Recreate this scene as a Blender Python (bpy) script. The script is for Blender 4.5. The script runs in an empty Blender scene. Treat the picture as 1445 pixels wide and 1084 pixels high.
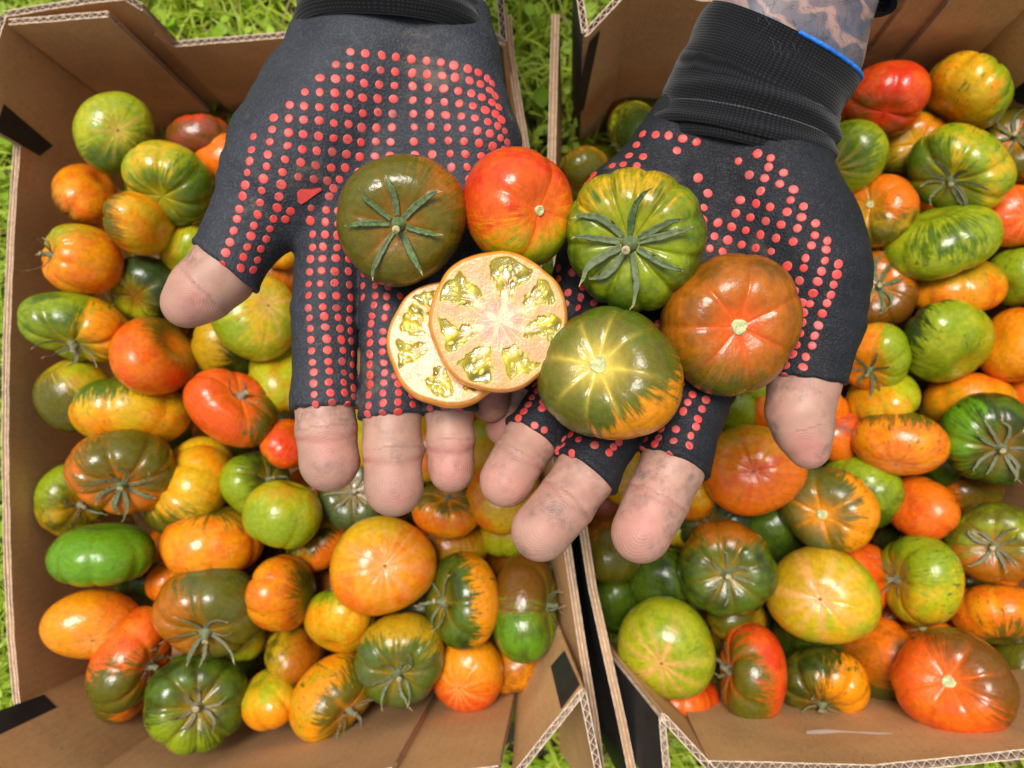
import bpy, bmesh, math, random
import numpy as np
from mathutils import Vector, Matrix, Quaternion
from mathutils.bvhtree import BVHTree

sc = bpy.context.scene
col = sc.collection
rnd = random.Random(7)
rng = np.random.default_rng(7)

# ---------------------------------------------------------------- camera
W0, H0, F0 = 1445.0, 1084.0, 1051.0
CAM_Z = 0.50
down_cam = Vector((78, -98, -F0)).normalized()
q = down_cam.rotation_difference(Vector((0, 0, -1)))
cam_d = bpy.data.cameras.new("camera")
cam = bpy.data.objects.new("camera", cam_d)
col.objects.link(cam)
cam.location = (0, 0, CAM_Z)
cam.rotation_mode = 'QUATERNION'
cam.rotation_quaternion = q
cam_d.sensor_width = 36.0
cam_d.lens = 36.0 * F0 / W0
cam_d.clip_start = 0.01
cam_d.clip_end = 400
cam_d.dof.use_dof = True
cam_d.dof.focus_distance = 0.235
cam_d.dof.aperture_fstop = 14.0
sc.camera = cam

# ---------------------------------------------------------------- light
SUN_EL, SUN_AZ = math.radians(76), math.radians(-20)   # azimuth from +Y towards +X
world = bpy.data.worlds.new("World")
sc.world = world
world.use_nodes = True
wn = world.node_tree
wn.nodes.clear()
sky = wn.nodes.new("ShaderNodeTexSky")
sky.sky_type = 'NISHITA'
sky.sun_disc = False
sky.sun_elevation = SUN_EL
sky.sun_rotation = SUN_AZ
sky.dust_density = 3.0
sky.air_density = 1.0
hs = wn.nodes.new("ShaderNodeHueSaturation")
hs.inputs['Saturation'].default_value = 0.22
bg = wn.nodes.new("ShaderNodeBackground")
bg.inputs['Strength'].default_value = 0.088
wo = wn.nodes.new("ShaderNodeOutputWorld")
wn.links.new(sky.outputs[0], hs.inputs['Color'])
wn.links.new(hs.outputs[0], bg.inputs[0])
wn.links.new(bg.outputs[0], wo.inputs[0])

sd = bpy.data.lights.new("sun", 'SUN')
sd.energy = 2.5
sd.angle = math.radians(22)
sd.color = (1.0, 0.95, 0.88)
sun = bpy.data.objects.new("sun", sd)
col.objects.link(sun)
sdir = Vector((math.sin(SUN_AZ) * math.cos(SUN_EL), math.cos(SUN_AZ) * math.cos(SUN_EL), math.sin(SUN_EL)))
sun.rotation_mode = 'QUATERNION'
sun.rotation_quaternion = sdir.to_track_quat('Z', 'Y')
sun.location = sdir * 3

vs = sc.view_settings
vs.view_transform = 'Standard'
vs.look = 'None'
vs.gamma = 1
vs.use_curve_mapping = False
vs.exposure = 0.58

# ---------------------------------------------------------------- helpers
R3 = q.to_matrix()
C0 = Vector((0, 0, CAM_Z))

def ray(x, y):
    return R3 @ Vector(((x - W0 / 2) / F0, -(y - H0 / 2) / F0, -1.0))

def PD(x, y, d):            # point seen at pixel x,y at depth d along the lens axis
    return C0 + ray(x, y) * d

def PZ(x, y, z):            # point seen at pixel x,y on the level z
    r = ray(x, y)
    return C0 + r * ((z - CAM_Z) / r.z)

def tag(o, label=None, cat=None, group=None, kind=None):
    for k, v in (('label', label), ('category', cat), ('group', group), ('kind', kind)):
        if v:
            o[k] = v
    return o

def link(name, me, parent=None, mat=None):
    o = bpy.data.objects.new(name, me)
    col.objects.link(o)
    if parent:
        o.parent = parent
    if mat and not me.materials:
        me.materials.append(mat)
    return o

def empty(name, loc=(0, 0, 0)):
    o = bpy.data.objects.new(name, None)
    col.objects.link(o)
    o.location = loc
    o.empty_display_size = 0.02
    return o

def mesh_np(name, verts, faces, smooth=True):
    """faces: (n,3) or (n,4) array."""
    me = bpy.data.meshes.new(name)
    verts = np.asarray(verts, dtype=np.float32)
    faces = np.asarray(faces, dtype=np.int32)
    n, k = faces.shape
    me.vertices.add(len(verts))
    me.vertices.foreach_set('co', verts.ravel())
    me.loops.add(n * k)
    me.loops.foreach_set('vertex_index', faces.ravel())
    me.polygons.add(n)
    me.polygons.foreach_set('loop_start', np.arange(0, n * k, k, dtype=np.int32))
    if smooth:
        me.polygons.foreach_set('use_smooth', np.ones(n, dtype=bool))
    me.update(calc_edges=True)
    me.validate()
    return me

def mesh_py(name, verts, faces, smooth=False, mats=None, midx=None):
    me = bpy.data.meshes.new(name)
    me.from_pydata([tuple(v) for v in verts], [], faces)
    if mats:
        for m in mats:
            me.materials.append(m)
    if midx:
        me.polygons.foreach_set('material_index', midx)
    if smooth:
        me.polygons.foreach_set('use_smooth', [True] * len(faces))
    me.update()
    return me

def vattr(me, name, vals):
    a = me.attributes.new(name, 'FLOAT', 'POINT')
    a.data.foreach_set('value', np.asarray(vals, dtype=np.float32).ravel())

def cattr(me, name, rgb):
    a = me.attributes.new(name, 'FLOAT_COLOR', 'POINT')
    rgb = np.asarray(rgb, dtype=np.float32)
    rgba = np.ones((len(rgb), 4), dtype=np.float32)
    rgba[:, :3] = rgb
    a.data.foreach_set('color', rgba.ravel())

# ---------------------------------------------------------------- node helpers
class NT:
    def __init__(s, name):
        s.m = bpy.data.materials.new(name)
        s.m.use_nodes = True
        s.t = s.m.node_tree
        s.b = s.t.nodes['Principled BSDF']
    def n(s, typ, **kw):
        nd = s.t.nodes.new('ShaderNode' + typ)
        for k, v in kw.items():
            setattr(nd, k, v)
        return nd
    def l(s, a, b):
        s.t.links.new(a, b)
    def put(s, sock, v):
        if isinstance(v, bpy.types.NodeSocket):
            s.l(v, sock)
        elif v is not None:
            if isinstance(v, (tuple, list)) and len(v) == 3 and sock.type == 'RGBA':
                v = (*v, 1)
            sock.default_value = v
    def math(s, op, a, b=None, c=None, clamp=False):
        nd = s.n('Math', operation=op)
        nd.use_clamp = clamp
        s.put(nd.inputs[0], a)
        if b is not None: s.put(nd.inputs[1], b)
        if c is not None: s.put(nd.inputs[2], c)
        return nd.outputs[0]
    def vmath(s, op, a, b=None, scale=None):
        nd = s.n('VectorMath', operation=op)
        s.put(nd.inputs[0], a)
        if b is not None: s.put(nd.inputs[1], b)
        if scale is not None: s.put(nd.inputs['Scale'], scale)
        return nd.outputs['Value'] if op in ('DOT_PRODUCT', 'LENGTH') else nd.outputs[0]
    def mix(s, f, a, b, blend='MIX'):
        nd = s.n('Mix', data_type='RGBA', blend_type=blend)
        s.put(nd.inputs[0], f)
        s.put(nd.inputs[6], a)
        s.put(nd.inputs[7], b)
        return nd.outputs[2]
    def noise(s, vec=None, scale=5.0, detail=2.0, rough=0.5, dist=0.0):
        nd = s.n('TexNoise')
        if vec is not None: s.l(vec, nd.inputs['Vector'])
        nd.inputs['Scale'].default_value = scale
        nd.inputs['Detail'].default_value = detail
        nd.inputs['Roughness'].default_value = rough
        nd.inputs['Distortion'].default_value = dist
        return nd.outputs['Fac']
    def ramp(s, f, lo, hi, a=0.0, b=1.0, smooth=True):
        nd = s.n('MapRange', interpolation_type='SMOOTHSTEP' if smooth else 'LINEAR')
        s.put(nd.inputs[0], f)
        s.put(nd.inputs[1], lo)
        s.put(nd.inputs[2], hi)
        nd.inputs[3].default_value = a
        nd.inputs[4].default_value = b
        return nd.outputs[0]
    def bump(s, h, strength=0.3, dist=0.001, normal=None):
        nd = s.n('Bump')
        s.put(nd.inputs['Height'], h)
        nd.inputs['Strength'].default_value = strength
        nd.inputs['Distance'].default_value = dist
        if normal is not None: s.l(normal, nd.inputs['Normal'])
        return nd.outputs[0]
    def attr(s, name, typ='GEOMETRY'):
        nd = s.n('Attribute', attribute_name=name)
        nd.attribute_type = typ
        return nd
    def coord(s, which='Object'):
        return s.n('TexCoord').outputs[which]
    def set(s, **kw):
        for k, v in kw.items():
            s.put(s.b.inputs[k.replace('_', ' ')], v)
        return s.m

# ---------------------------------------------------------------- materials
def m_tomato():
    t = NT('tomato_skin')
    P = t.coord('Object')
    n = t.vmath('NORMALIZE', P)
    c1, c2, c3 = (t.attr(k, 'OBJECT').outputs['Color'] for k in ('c1', 'c2', 'c3'))
    dv = t.attr('dv', 'OBJECT').outputs['Vector']
    seedv = t.attr('sv', 'OBJECT').outputs['Vector']
    par = t.n('SeparateXYZ'); t.l(t.attr('par', 'OBJECT').outputs['Vector'], par.inputs[0])
    thr, soft, dash = par.outputs
    rayc = t.attr('rc', 'OBJECT').outputs['Color']
    fur = t.attr('furrow').outputs['Fac']
    cm = t.attr('cm', 'OBJECT').outputs['Color']
    # direction around the stem axis, so streaks run from pole to pole
    sx = t.n('SeparateXYZ'); t.l(n, sx.inputs[0])
    rho = t.math('SQRT', t.math('ADD', t.math('ADD', t.math('MULTIPLY', sx.outputs[0], sx.outputs[0]), t.math('MULTIPLY', sx.outputs[1], sx.outputs[1])), 0.02))
    cx = t.n('CombineXYZ')
    t.l(t.math('DIVIDE', sx.outputs[0], rho), cx.inputs[0])
    t.l(t.math('DIVIDE', sx.outputs[1], rho), cx.inputs[1])
    t.l(t.math('MULTIPLY', sx.outputs[2], 0.16), cx.inputs[2])
    sp = t.vmath('ADD', cx.outputs[0], seedv)
    st = t.noise(sp, 9.0, 5.0, 0.68)
    st2 = t.noise(t.vmath('ADD', sp, (7.3, 1.1, 4.0)), 22.0, 2.0, 0.5)
    low = t.noise(t.vmath('ADD', n, seedv), 1.5, 3.0, 0.5)
    g = t.vmath('DOT_PRODUCT', n, dv)
    g = t.math('ADD', g, t.math('MULTIPLY', t.math('SUBTRACT', low, 0.5), 0.75))
    g = t.math('ADD', g, t.math('MULTIPLY', t.math('SUBTRACT', st, 0.5), 1.35))
    g = t.math('ADD', g, t.math('MULTIPLY', t.math('SUBTRACT', st2, 0.5), 0.75))
    m = t.ramp(g, t.math('SUBTRACT', thr, soft), t.math('ADD', thr, soft))
    low2 = t.noise(t.vmath('ADD', n, t.vmath('ADD', seedv, (3.0, 9.0, 1.0))), 1.9, 3.0, 0.55)
    base = t.mix(t.ramp(low2, 0.38, 0.66), c1, c3)
    # broken, darker green dashes
    dn = t.noise(t.vmath('ADD', cx.outputs[0], t.vmath('ADD', seedv, (1.0, 5.0, 2.0))), 12.0, 3.0, 0.7)
    brk = t.noise(t.vmath('ADD', n, seedv), 5.0, 2.0, 0.6)
    dm = t.math('MULTIPLY', t.ramp(dn, 0.56, 0.63), t.ramp(brk, 0.42, 0.62))
    dm = t.math('MULTIPLY', dm, dash)
    c = t.mix(t.ramp(m, 0.0, 0.5, smooth=False), base, cm)
    c = t.mix(t.ramp(m, 0.5, 1.0, smooth=False), c, c2)
    c = t.mix(t.math('MULTIPLY', dm, 0.85), c, (0.035, 0.085, 0.010))
    c = t.mix(t.math('MULTIPLY', fur, 1.0, clamp=True), c, rayc)
    # fine flecks of a living skin
    fl = t.noise(t.vmath('ADD', n, seedv), 70.0, 2.0, 0.6)
    c = t.mix(t.ramp(fl, 0.55, 0.75, 0, 0.10), c, t.mix(0.5, c, (0.75, 0.55, 0.16)))
    mt = t.noise(t.vmath('ADD', n, seedv), 9.0, 4.0, 0.6)
    hv = t.n('HueSaturation')
    t.put(hv.inputs['Value'], t.ramp(mt, 0.3, 0.7, 0.86, 1.13))
    t.l(c, hv.inputs['Color'])
    c = hv.outputs[0]
    bp = t.noise(t.vmath('ADD', n, seedv), 5.0, 3.0, 0.55)
    bp2 = t.noise(n, 160.0, 1.0, 0.5)
    nm = t.bump(t.math('ADD', bp, t.math('MULTIPLY', bp2, 0.03)), 0.35, 0.0012)
    du = t.noise(t.vmath('ADD', n, seedv), 3.0, 3.0, 0.6)
    return t.set(Base_Color=c, Roughness=t.ramp(du, 0.3, 0.7, 0.17, 0.33), Normal=nm, Specular_IOR_Level=0.42,
                 Subsurface_Weight=0.05, Subsurface_Radius=(0.003, 0.0012, 0.0004), Subsurface_Scale=1.0,
                 Coat_Weight=0.06, Coat_Roughness=0.12)

def m_simple(name, c, rough=0.6, var=0.25, scale=60, bump=0.2, bd=0.0006, **kw):
    t = NT(name)
    P = t.coord('Object')
    nz = t.noise(P, scale, 4.0, 0.6)
    cc = t.mix(t.ramp(nz, 0.3, 0.7), tuple(v * (1 - var) for v in c), tuple(min(1, v * (1 + var)) for v in c))
    return t.set(Base_Color=cc, Roughness=rough, Normal=t.bump(nz, bump, bd), **kw)

def m_sepal():
    t = NT('sepal_green')
    P = t.coord('Object')
    a = t.attr('along').outputs['Fac']
    nz = t.noise(P, 14.0, 4.0, 0.6)
    c = t.mix(t.ramp(nz, 0.3, 0.7), (0.040, 0.080, 0.020), (0.13, 0.19, 0.065))
    dry = t.attr('dry', 'OBJECT').outputs['Fac']
    tip = t.math('MULTIPLY', t.ramp(t.math('ADD', a, t.math('MULTIPLY', t.math('SUBTRACT', nz, 0.5), 0.3)), 0.86, 0.97), 0.9)
    c = t.mix(dry, c, (0.22, 0.19, 0.12))
    c = t.mix(tip, c, (0.55, 0.42, 0.20))
    return t.set(Base_Color=c, Roughness=0.7, Normal=t.bump(nz, 0.4, 0.0006))

def m_kraft(name, c=(0.54, 0.305, 0.130), lines=0.5):
    t = NT(name)
    uv = t.coord('UV')
    P = t.coord('Object')
    wv = t.n('TexWave', wave_type='BANDS', bands_direction='X', wave_profile='SIN')
    t.l(uv, wv.inputs['Vector'])
    wv.inputs['Scale'].default_value = 1.0 / 0.0048 * 0.3183 * 0.5 * 2
    wv.inputs['Distortion'].default_value = 0.6
    wv.inputs['Detail'].default_value = 1
    big = t.noise(P, 14.0, 5.0, 0.6)
    fib = t.noise(t.vmath('MULTIPLY', uv, (1.0, 0.25, 1.0)), 900.0, 3.0, 0.6)
    spk = t.noise(P, 420.0, 2.0, 0.5)
    cc = t.mix(t.ramp(big, 0.32, 0.68), tuple(v * 0.76 for v in c), tuple(v * 1.14 for v in c))
    cc = t.mix(t.ramp(fib, 0.35, 0.7, 0, 0.35), cc, tuple(v * 1.35 for v in c))
    cc = t.mix(t.ramp(spk, 0.66, 0.74, 0, 0.5), cc, tuple(v * 0.45 for v in c))
    cc = t.mix(t.math('MULTIPLY', wv.outputs['Fac'], 0.10 * lines), cc, tuple(v * 0.5 for v in c))
    st_ = t.noise(P, 22.0, 5.0, 0.7)
    cc = t.mix(t.ramp(st_, 0.58, 0.72, 0, 0.30), cc, tuple(v * 0.55 for v in c))
    scf = t.noise(t.vmath('MULTIPLY', uv, (1.0, 6.0, 1.0)), 34.0, 4.0, 0.7)
    cc = t.mix(t.ramp(scf, 0.62, 0.74, 0, 0.4), cc, tuple(v * 1.7 for v in c))
    h = t.math('ADD', t.math('MULTIPLY', wv.outputs['Fac'], 0.5 * lines), t.math('ADD', t.math('MULTIPLY', fib, 0.25), t.math('MULTIPLY', big, 2.0)))
    return t.set(Base_Color=cc, Roughness=0.72, Normal=t.bump(h, 0.35, 0.0006), Specular_IOR_Level=0.3)

def m_glove(name, c, dirt, crack):
    t = NT(name)
    P = t.coord('Object')
    weave = t.noise(P, 1100.0, 2.0, 0.5)
    vor = t.n('TexVoronoi', feature='DISTANCE_TO_EDGE')
    dsp = t.n('TexNoise'); dsp.inputs['Scale'].default_value = 120.0
    t.l(P, dsp.inputs['Vector'])
    pv = t.vmath('ADD', t.vmath('MULTIPLY', P, (1.0, 1.6, 1.0)), t.vmath('SCALE', dsp.outputs['Color'], scale=0.010))
    t.l(pv, vor.inputs['Vector'])
    vor.inputs['Scale'].default_value = 620.0
    ck = t.ramp(vor.outputs['Distance'], 0.0, 0.12)
    mid = t.noise(P, 45.0, 5.0, 0.65)
    drt = t.noise(P, 28.0, 6.0, 0.7)
    fine = t.noise(P, 350.0, 4.0, 0.7)
    cc = t.mix(t.ramp(mid, 0.3, 0.7), tuple(v * 0.75 for v in c), tuple(v * 1.3 for v in c))
    cc = t.mix(t.ramp(weave, 0.48, 0.68, 0, 0.55), cc, tuple(v * 2.4 for v in c))
    cc = t.mix(t.ramp(fine, 0.5, 0.75, 0, 0.4), cc, tuple(v * 2.4 for v in c))
    cc = t.mix(t.math('MULTIPLY', t.ramp(drt, 0.55, 0.72), dirt), cc, (0.17, 0.145, 0.10))
    h = t.math('ADD', t.math('MULTIPLY', weave, 1.2), t.math('ADD', t.math('MULTIPLY', ck, crack), t.math('MULTIPLY', mid, 2.5)))
    return t.set(Base_Color=cc, Roughness=t.ramp(fine, 0.3, 0.7, 0.55, 0.78), Normal=t.bump(h, 0.7, 0.0005), Specular_IOR_Level=0.36)

def m_dot():
    t = NT('red_rubber')
    P = t.coord('Object')
    oi = t.n('ObjectInfo')
    nz = t.noise(t.coord('Generated'), 3.0, 4.0, 0.7)
    gp = t.n('NewGeometry').outputs['Position']
    wr = t.noise(gp, 500.0, 3.0, 0.6)
    c = t.mix(t.ramp(oi.outputs['Random'], 0, 1), (0.66, 0.055, 0.045), (0.60, 0.085, 0.075))
    c = t.mix(t.ramp(oi.outputs['Random'], 0.80, 1.0, 0, 0.45), c, (0.20, 0.05, 0.045))
    c = t.mix(t.ramp(wr, 0.52, 0.72, 0, 0.65), c, (0.17, 0.035, 0.035))
    return t.set(Base_Color=c, Roughness=0.5, Normal=t.bump(wr, 0.3, 0.0003))

def m_knit(name='black_knit'):
    t = NT(name)
    uv = t.coord('UV')
    sx = t.n('SeparateXYZ'); t.l(uv, sx.inputs[0])
    wob = t.math('MULTIPLY', t.noise(uv, 6.0, 2.0, 0.5), 1.2)
    u = t.math('SINE', t.math('ADD', t.math('MULTIPLY', sx.outputs[0], 330.0), t.math('MULTIPLY', wob, 3.0)))
    v = t.math('SINE', t.math('ADD', t.math('MULTIPLY', sx.outputs[1], 330.0), t.math('MULTIPLY', wob, 5.0)))
    k = t.math('MULTIPLY', t.math('ADD', t.math('MULTIPLY', u, 0.5), 0.5), t.math('ADD', t.math('MULTIPLY', v, 0.5), 0.5))
    fz = t.noise(t.coord('Object'), 1200.0, 2.0, 0.6)
    c = t.mix(k, (0.002, 0.002, 0.003), (0.015, 0.016, 0.019))
    c = t.mix(t.ramp(fz, 0.66, 0.8, 0, 0.5), c, (0.07, 0.07, 0.08))
    h = t.math('ADD', k, t.math('MULTIPLY', fz, 0.4))
    return t.set(Base_Color=c, Roughness=0.9, Normal=t.bump(h, 0.45, 0.0005), Specular_IOR_Level=0.2, Sheen_Weight=0.15)

def m_skin(name, tattoo=False):
    t = NT(name)
    P = t.coord('Object')
    cv = t.attr('skin').outputs['Color']
    tip = t.attr('tip').outputs['Fac']
    fv = t.attr('fp').outputs['Vector']          # u around the finger, v along it (metres), w pad factor
    mot = t.noise(P, 120.0, 5.0, 0.65)
    c = t.mix(t.ramp(mot, 0.35, 0.68, 0, 0.40), cv, t.mix(0.5, cv, (0.50, 0.15, 0.13)))
    # fingerprint ridges: rings round the pad centre
    sx = t.n('SeparateXYZ'); t.l(fv, sx.inputs[0])
    dist = t.vmath('LENGTH', t.vmath('MULTIPLY', fv, (1.0, 0.75, 0.0)))
    wn_ = t.math('MULTIPLY', t.noise(P, 85.0, 3.0, 0.55), 17.0)
    rg = t.math('SINE', t.math('ADD', t.math('MULTIPLY', dist, 2 * math.pi / 0.00078), wn_))
    rgm = t.math('MULTIPLY', rg, t.ramp(t.noise(P, 90.0, 3.0, 0.6), 0.35, 0.6))
    c = t.mix(t.ramp(rgm, 0.0, 0.9, 0, 0.19), c, (0.27, 0.13, 0.11))
    dirt = t.noise(P, 190.0, 5.0, 0.75)
    dmask = t.math('MULTIPLY', t.ramp(dirt, 0.40, 0.72), t.ramp(t.noise(P, 75.0, 3.0, 0.5), 0.38, 0.66))
    tan = t.noise(P, 42.0, 2.0, 0.5)
    c = t.mix(t.ramp(tan, 0.42, 0.62, 0, 0.45), c, (0.36, 0.23, 0.165))
    c = t.mix(t.math('MULTIPLY', dmask, 0.85), c, (0.16, 0.105, 0.092))
    wr = t.noise(t.vmath('MULTIPLY', fv, (0.22, 1.0, 0.0)), 1500.0, 4.0, 0.7)
    c = t.mix(t.ramp(wr, 0.55, 0.72, 0, 0.28), c, (0.30, 0.14, 0.115))
    h = t.math('ADD', t.math('MULTIPLY', rgm, 0.14), t.math('ADD', t.math('MULTIPLY', wr, 0.9), t.math('MULTIPLY', mot, 0.8)))
    if tattoo:
        nd = t.n('TexNoise'); nd.inputs['Scale'].default_value = 55.0; t.l(P, nd.inputs['Vector'])
        c = t.mix(t.math('MULTIPLY', t.attr('tattoo').outputs['Fac'], 0.40), c, (0.17, 0.16, 0.18))
        pp = t.vmath('ADD', P, t.vmath('SCALE', nd.outputs['Color'], scale=0.035))
        wv = t.n('TexWave', wave_type='BANDS', bands_direction='DIAGONAL')
        t.l(pp, wv.inputs['Vector'])
        wv.inputs['Scale'].default_value = 44.0
        wv.inputs['Distortion'].default_value = 4.0
        wv.inputs['Detail'].default_value = 2.0
        ta = t.attr('tattoo').outputs['Fac']
        ink = t.math('MULTIPLY', t.ramp(wv.outputs['Fac'], 0.0, 0.42), ta)
        shade = t.noise(P, 90.0, 4.0, 0.6)
        c = t.mix(t.math('MULTIPLY', ink, t.ramp(shade, 0.3, 0.7, 0.6, 0.95)), c, (0.07, 0.085, 0.12))
    return t.set(Base_Color=c, Roughness=0.48, Normal=t.bump(h, 0.55, 0.00035), Specular_IOR_Level=0.36,
                 Subsurface_Weight=0.10, Subsurface_Radius=(0.003, 0.0011, 0.0006), Subsurface_Scale=1.0)

def m_grass(name, ca, cb, sc_=40):
    t = NT(name)
    P = t.coord('Object')
    v = t.attr('tone').outputs['Fac']
    nz = t.noise(P, sc_, 3.0, 0.6)
    c = t.mix(v, ca, cb)
    c = t.mix(t.ramp(nz, 0.3, 0.75, 0, 0.35), c, tuple(x * 0.5 for x in ca))
    dry = t.attr('dryness').outputs['Fac']
    c = t.mix(dry, c, (0.30, 0.20, 0.10))
    t.set(Base_Color=c, Roughness=0.5, Specular_IOR_Level=0.35)
    tr = t.n('BsdfTranslucent'); t.l(c, tr.inputs['Color'])
    mx = t.n('MixShader'); mx.inputs[0].default_value = 0.35
    t.l(t.b.outputs[0], mx.inputs[1]); t.l(tr.outputs[0], mx.inputs[2])
    out = [n for n in t.t.nodes if n.type == 'OUTPUT_MATERIAL'][0]
    t.l(mx.outputs[0], out.inputs[0])
    return t.m

M = {}
M['tomato'] = m_tomato()
M['sepal'] = m_sepal()
M['scar'] = m_simple('stem_scar_cork', (0.50, 0.50, 0.24), 0.8, 0.35, 12, 0.5)
M['tip'] = m_simple('blossom_tip_dry', (0.22, 0.13, 0.05), 0.8)
M['kraft'] = m_kraft('kraft_board')
M['kraft_dark'] = m_kraft('kraft_board_worn', (0.42, 0.235, 0.105))
M['kraft_cut'] = m_simple('kraft_cut_edge', (0.60, 0.46, 0.34), 0.85, 0.25, 300, 0.4)
M['black'] = m_simple('black_print', (0.014, 0.014, 0.015), 0.55, 0.3, 90, 0.15)
M['glove_a'] = m_glove('glove_coating', (0.024, 0.0265, 0.034), 0.6, 0.06)
M['glove_b'] = m_glove('glove_coating_worn', (0.0095, 0.0105, 0.0145), 0.35, 0.30)
M['dot'] = m_dot()
M['knit'] = m_knit()
M['blue'] = m_simple('blue_binding', (0.01, 0.16, 0.62), 0.7, 0.3, 500, 0.6)
M['sleeve'] = m_simple('navy_cloth', (0.012, 0.017, 0.035), 0.9, 0.3, 400, 0.4)
M['skin'] = m_skin('skin')
M['skin_t'] = m_skin('skin_tattooed', True)
M['hair'] = m_simple('hair_dark', (0.02, 0.014, 0.01), 0.5)
M['nail'] = m_simple('nail_plate', (0.50, 0.32, 0.25), 0.35, 0.1, 100, 0.1)
M['grass'] = m_grass('grass_blade', (0.30, 0.46, 0.02), (0.62, 0.70, 0.09))
M['clover'] = m_grass('leaf_green', (0.26, 0.46, 0.02), (0.52, 0.68, 0.09), 90)
M['soil'] = m_simple('soil', (0.06, 0.055, 0.026), 0.95, 0.5, 35, 0.8, 0.01)
M['glue'] = m_simple('dried_glue', (0.75, 0.66, 0.60), 0.3, 0.05)
# ---------------------------------------------------------------- ground
def build_ground():
    s = 60.0
    me = mesh_py('ground', [(-s, -s, 0), (s, -s, 0), (s, s, 0), (-s, s, 0)], [(0, 1, 2, 3)], mats=[M['soil']])
    tag(link('ground', me), kind='structure')
    # grass: bent blades and small round weed leaves, thick near the boxes
    def scatter(n, ext):
        return rng.uniform(-ext[0], ext[0], n), rng.uniform(-ext[1], ext[1], n)
    n = 70000
    x, y = rng.uniform(-0.62, 0.62, n), rng.uniform(-0.60, 0.60, n)
    keep = ~(((x > -0.30) & (x < -0.02) & (y > -0.19) & (y < 0.22)) | ((x > 0.04) & (x < 0.28) & (y > -0.16) & (y < 0.22)))
    x, y = x[keep], y[keep]
    n = len(x)
    L = rng.uniform(0.018, 0.055, n); w = rng.uniform(0.0009, 0.0024, n)
    a = rng.uniform(0, 2 * np.pi, n); lean = rng.uniform(0.25, 1.25, n)
    dx, dy = np.cos(a), np.sin(a)
    V = []
    for t in (0.0, 0.45, 0.8, 1.0):
        ang = lean * (0.25 + 0.9 * t)
        hor = L * t * np.sin(ang); up = L * t * np.cos(ang * 0.85)
        ww = w * (1 - t ** 2) if t < 1 else w * 0
        for s_ in (-1, 1):
            if t == 1.0 and s_ == 1:
                continue
            V.append(np.stack([x + dx * hor - dy * ww * s_, y + dy * hor + dx * ww * s_, up + 0.001], 1))
    V = np.stack(V, 1)   # n,7,3
    base = (np.arange(n) * 7)[:, None]
    tr = np.concatenate([base + np.array(f) for f in ((0, 1, 3), (0, 3, 2), (2, 3, 5), (2, 5, 4), (4, 5, 6))], 1).reshape(-1, 3)
    me = mesh_np('grass', V.reshape(-1, 3), tr)
    vattr(me, 'tone', np.repeat(rng.uniform(0, 1, n), 7))
    vattr(me, 'dryness', np.repeat((rng.uniform(0, 1, n) > 0.95) * 0.8, 7))
    tag(link('grass', me, mat=M['grass']), 'bright green grass blades growing round the cardboard boxes', 'grass', kind='stuff')
    # round leaves
    n = 13000
    x, y = rng.uniform(-0.62, 0.62, n), rng.uniform(-0.60, 0.60, n)
    patch = np.sin(x * 31 + 1) * np.cos(y * 27) + rng.uniform(-0.8, 0.8, n)
    keep = (patch > -0.5) & ~(((x > -0.30) & (x < -0.02) & (y > -0.19) & (y < 0.22)) | ((x > 0.04) & (x < 0.28) & (y > -0.16) & (y < 0.22)))
    x, y = x[keep], y[keep]; n = len(x)
    R = rng.uniform(0.0025, 0.0062, n); z = rng.uniform(0.008, 0.04, n)
    a = rng.uniform(0, 2 * np.pi, n); tx = rng.normal(0, 0.45, n); ty = rng.normal(0, 0.45, n)
    V = [np.stack([x, y, z - R * 0.2], 1)]
    for k in range(8):
        th = a + k * np.pi / 4
        rr = R * (1.25 if k == 0 else (0.8 if k == 4 else 0.95 if k % 2 else 0.85))
        ox, oy = rr * np.cos(th), rr * np.sin(th)
        V.append(np.stack([x + ox, y + oy, z + ox * tx + oy * ty], 1))
    V = np.stack(V, 1)
    base = (np.arange(n) * 9)[:, None]
    tr = np.concatenate([base + np.array((0, k + 1, (k + 1) % 8 + 1)) for k in range(8)], 1).reshape(-1, 3)
    me = mesh_np('weed_leaves', V.reshape(-1, 3), tr)
    vattr(me, 'tone', np.repeat(rng.uniform(0, 1, n), 9))
    vattr(me, 'dryness', np.repeat((rng.uniform(0, 1, n) > 0.965) * 1.0, 9))
    tag(link('weed_leaves', me, mat=M['clover']), 'small round green weed leaves among the grass', 'weeds', kind='stuff')
build_ground()

# ---------------------------------------------------------------- cardboard
def resample(pts, step):
    out = [pts[0]]
    for a, b in zip(pts[:-1], pts[1:]):
        n = max(1, int((b - a).length / step))
        for i in range(1, n + 1):
            out.append(a.lerp(b, i / n))
    return out

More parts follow.
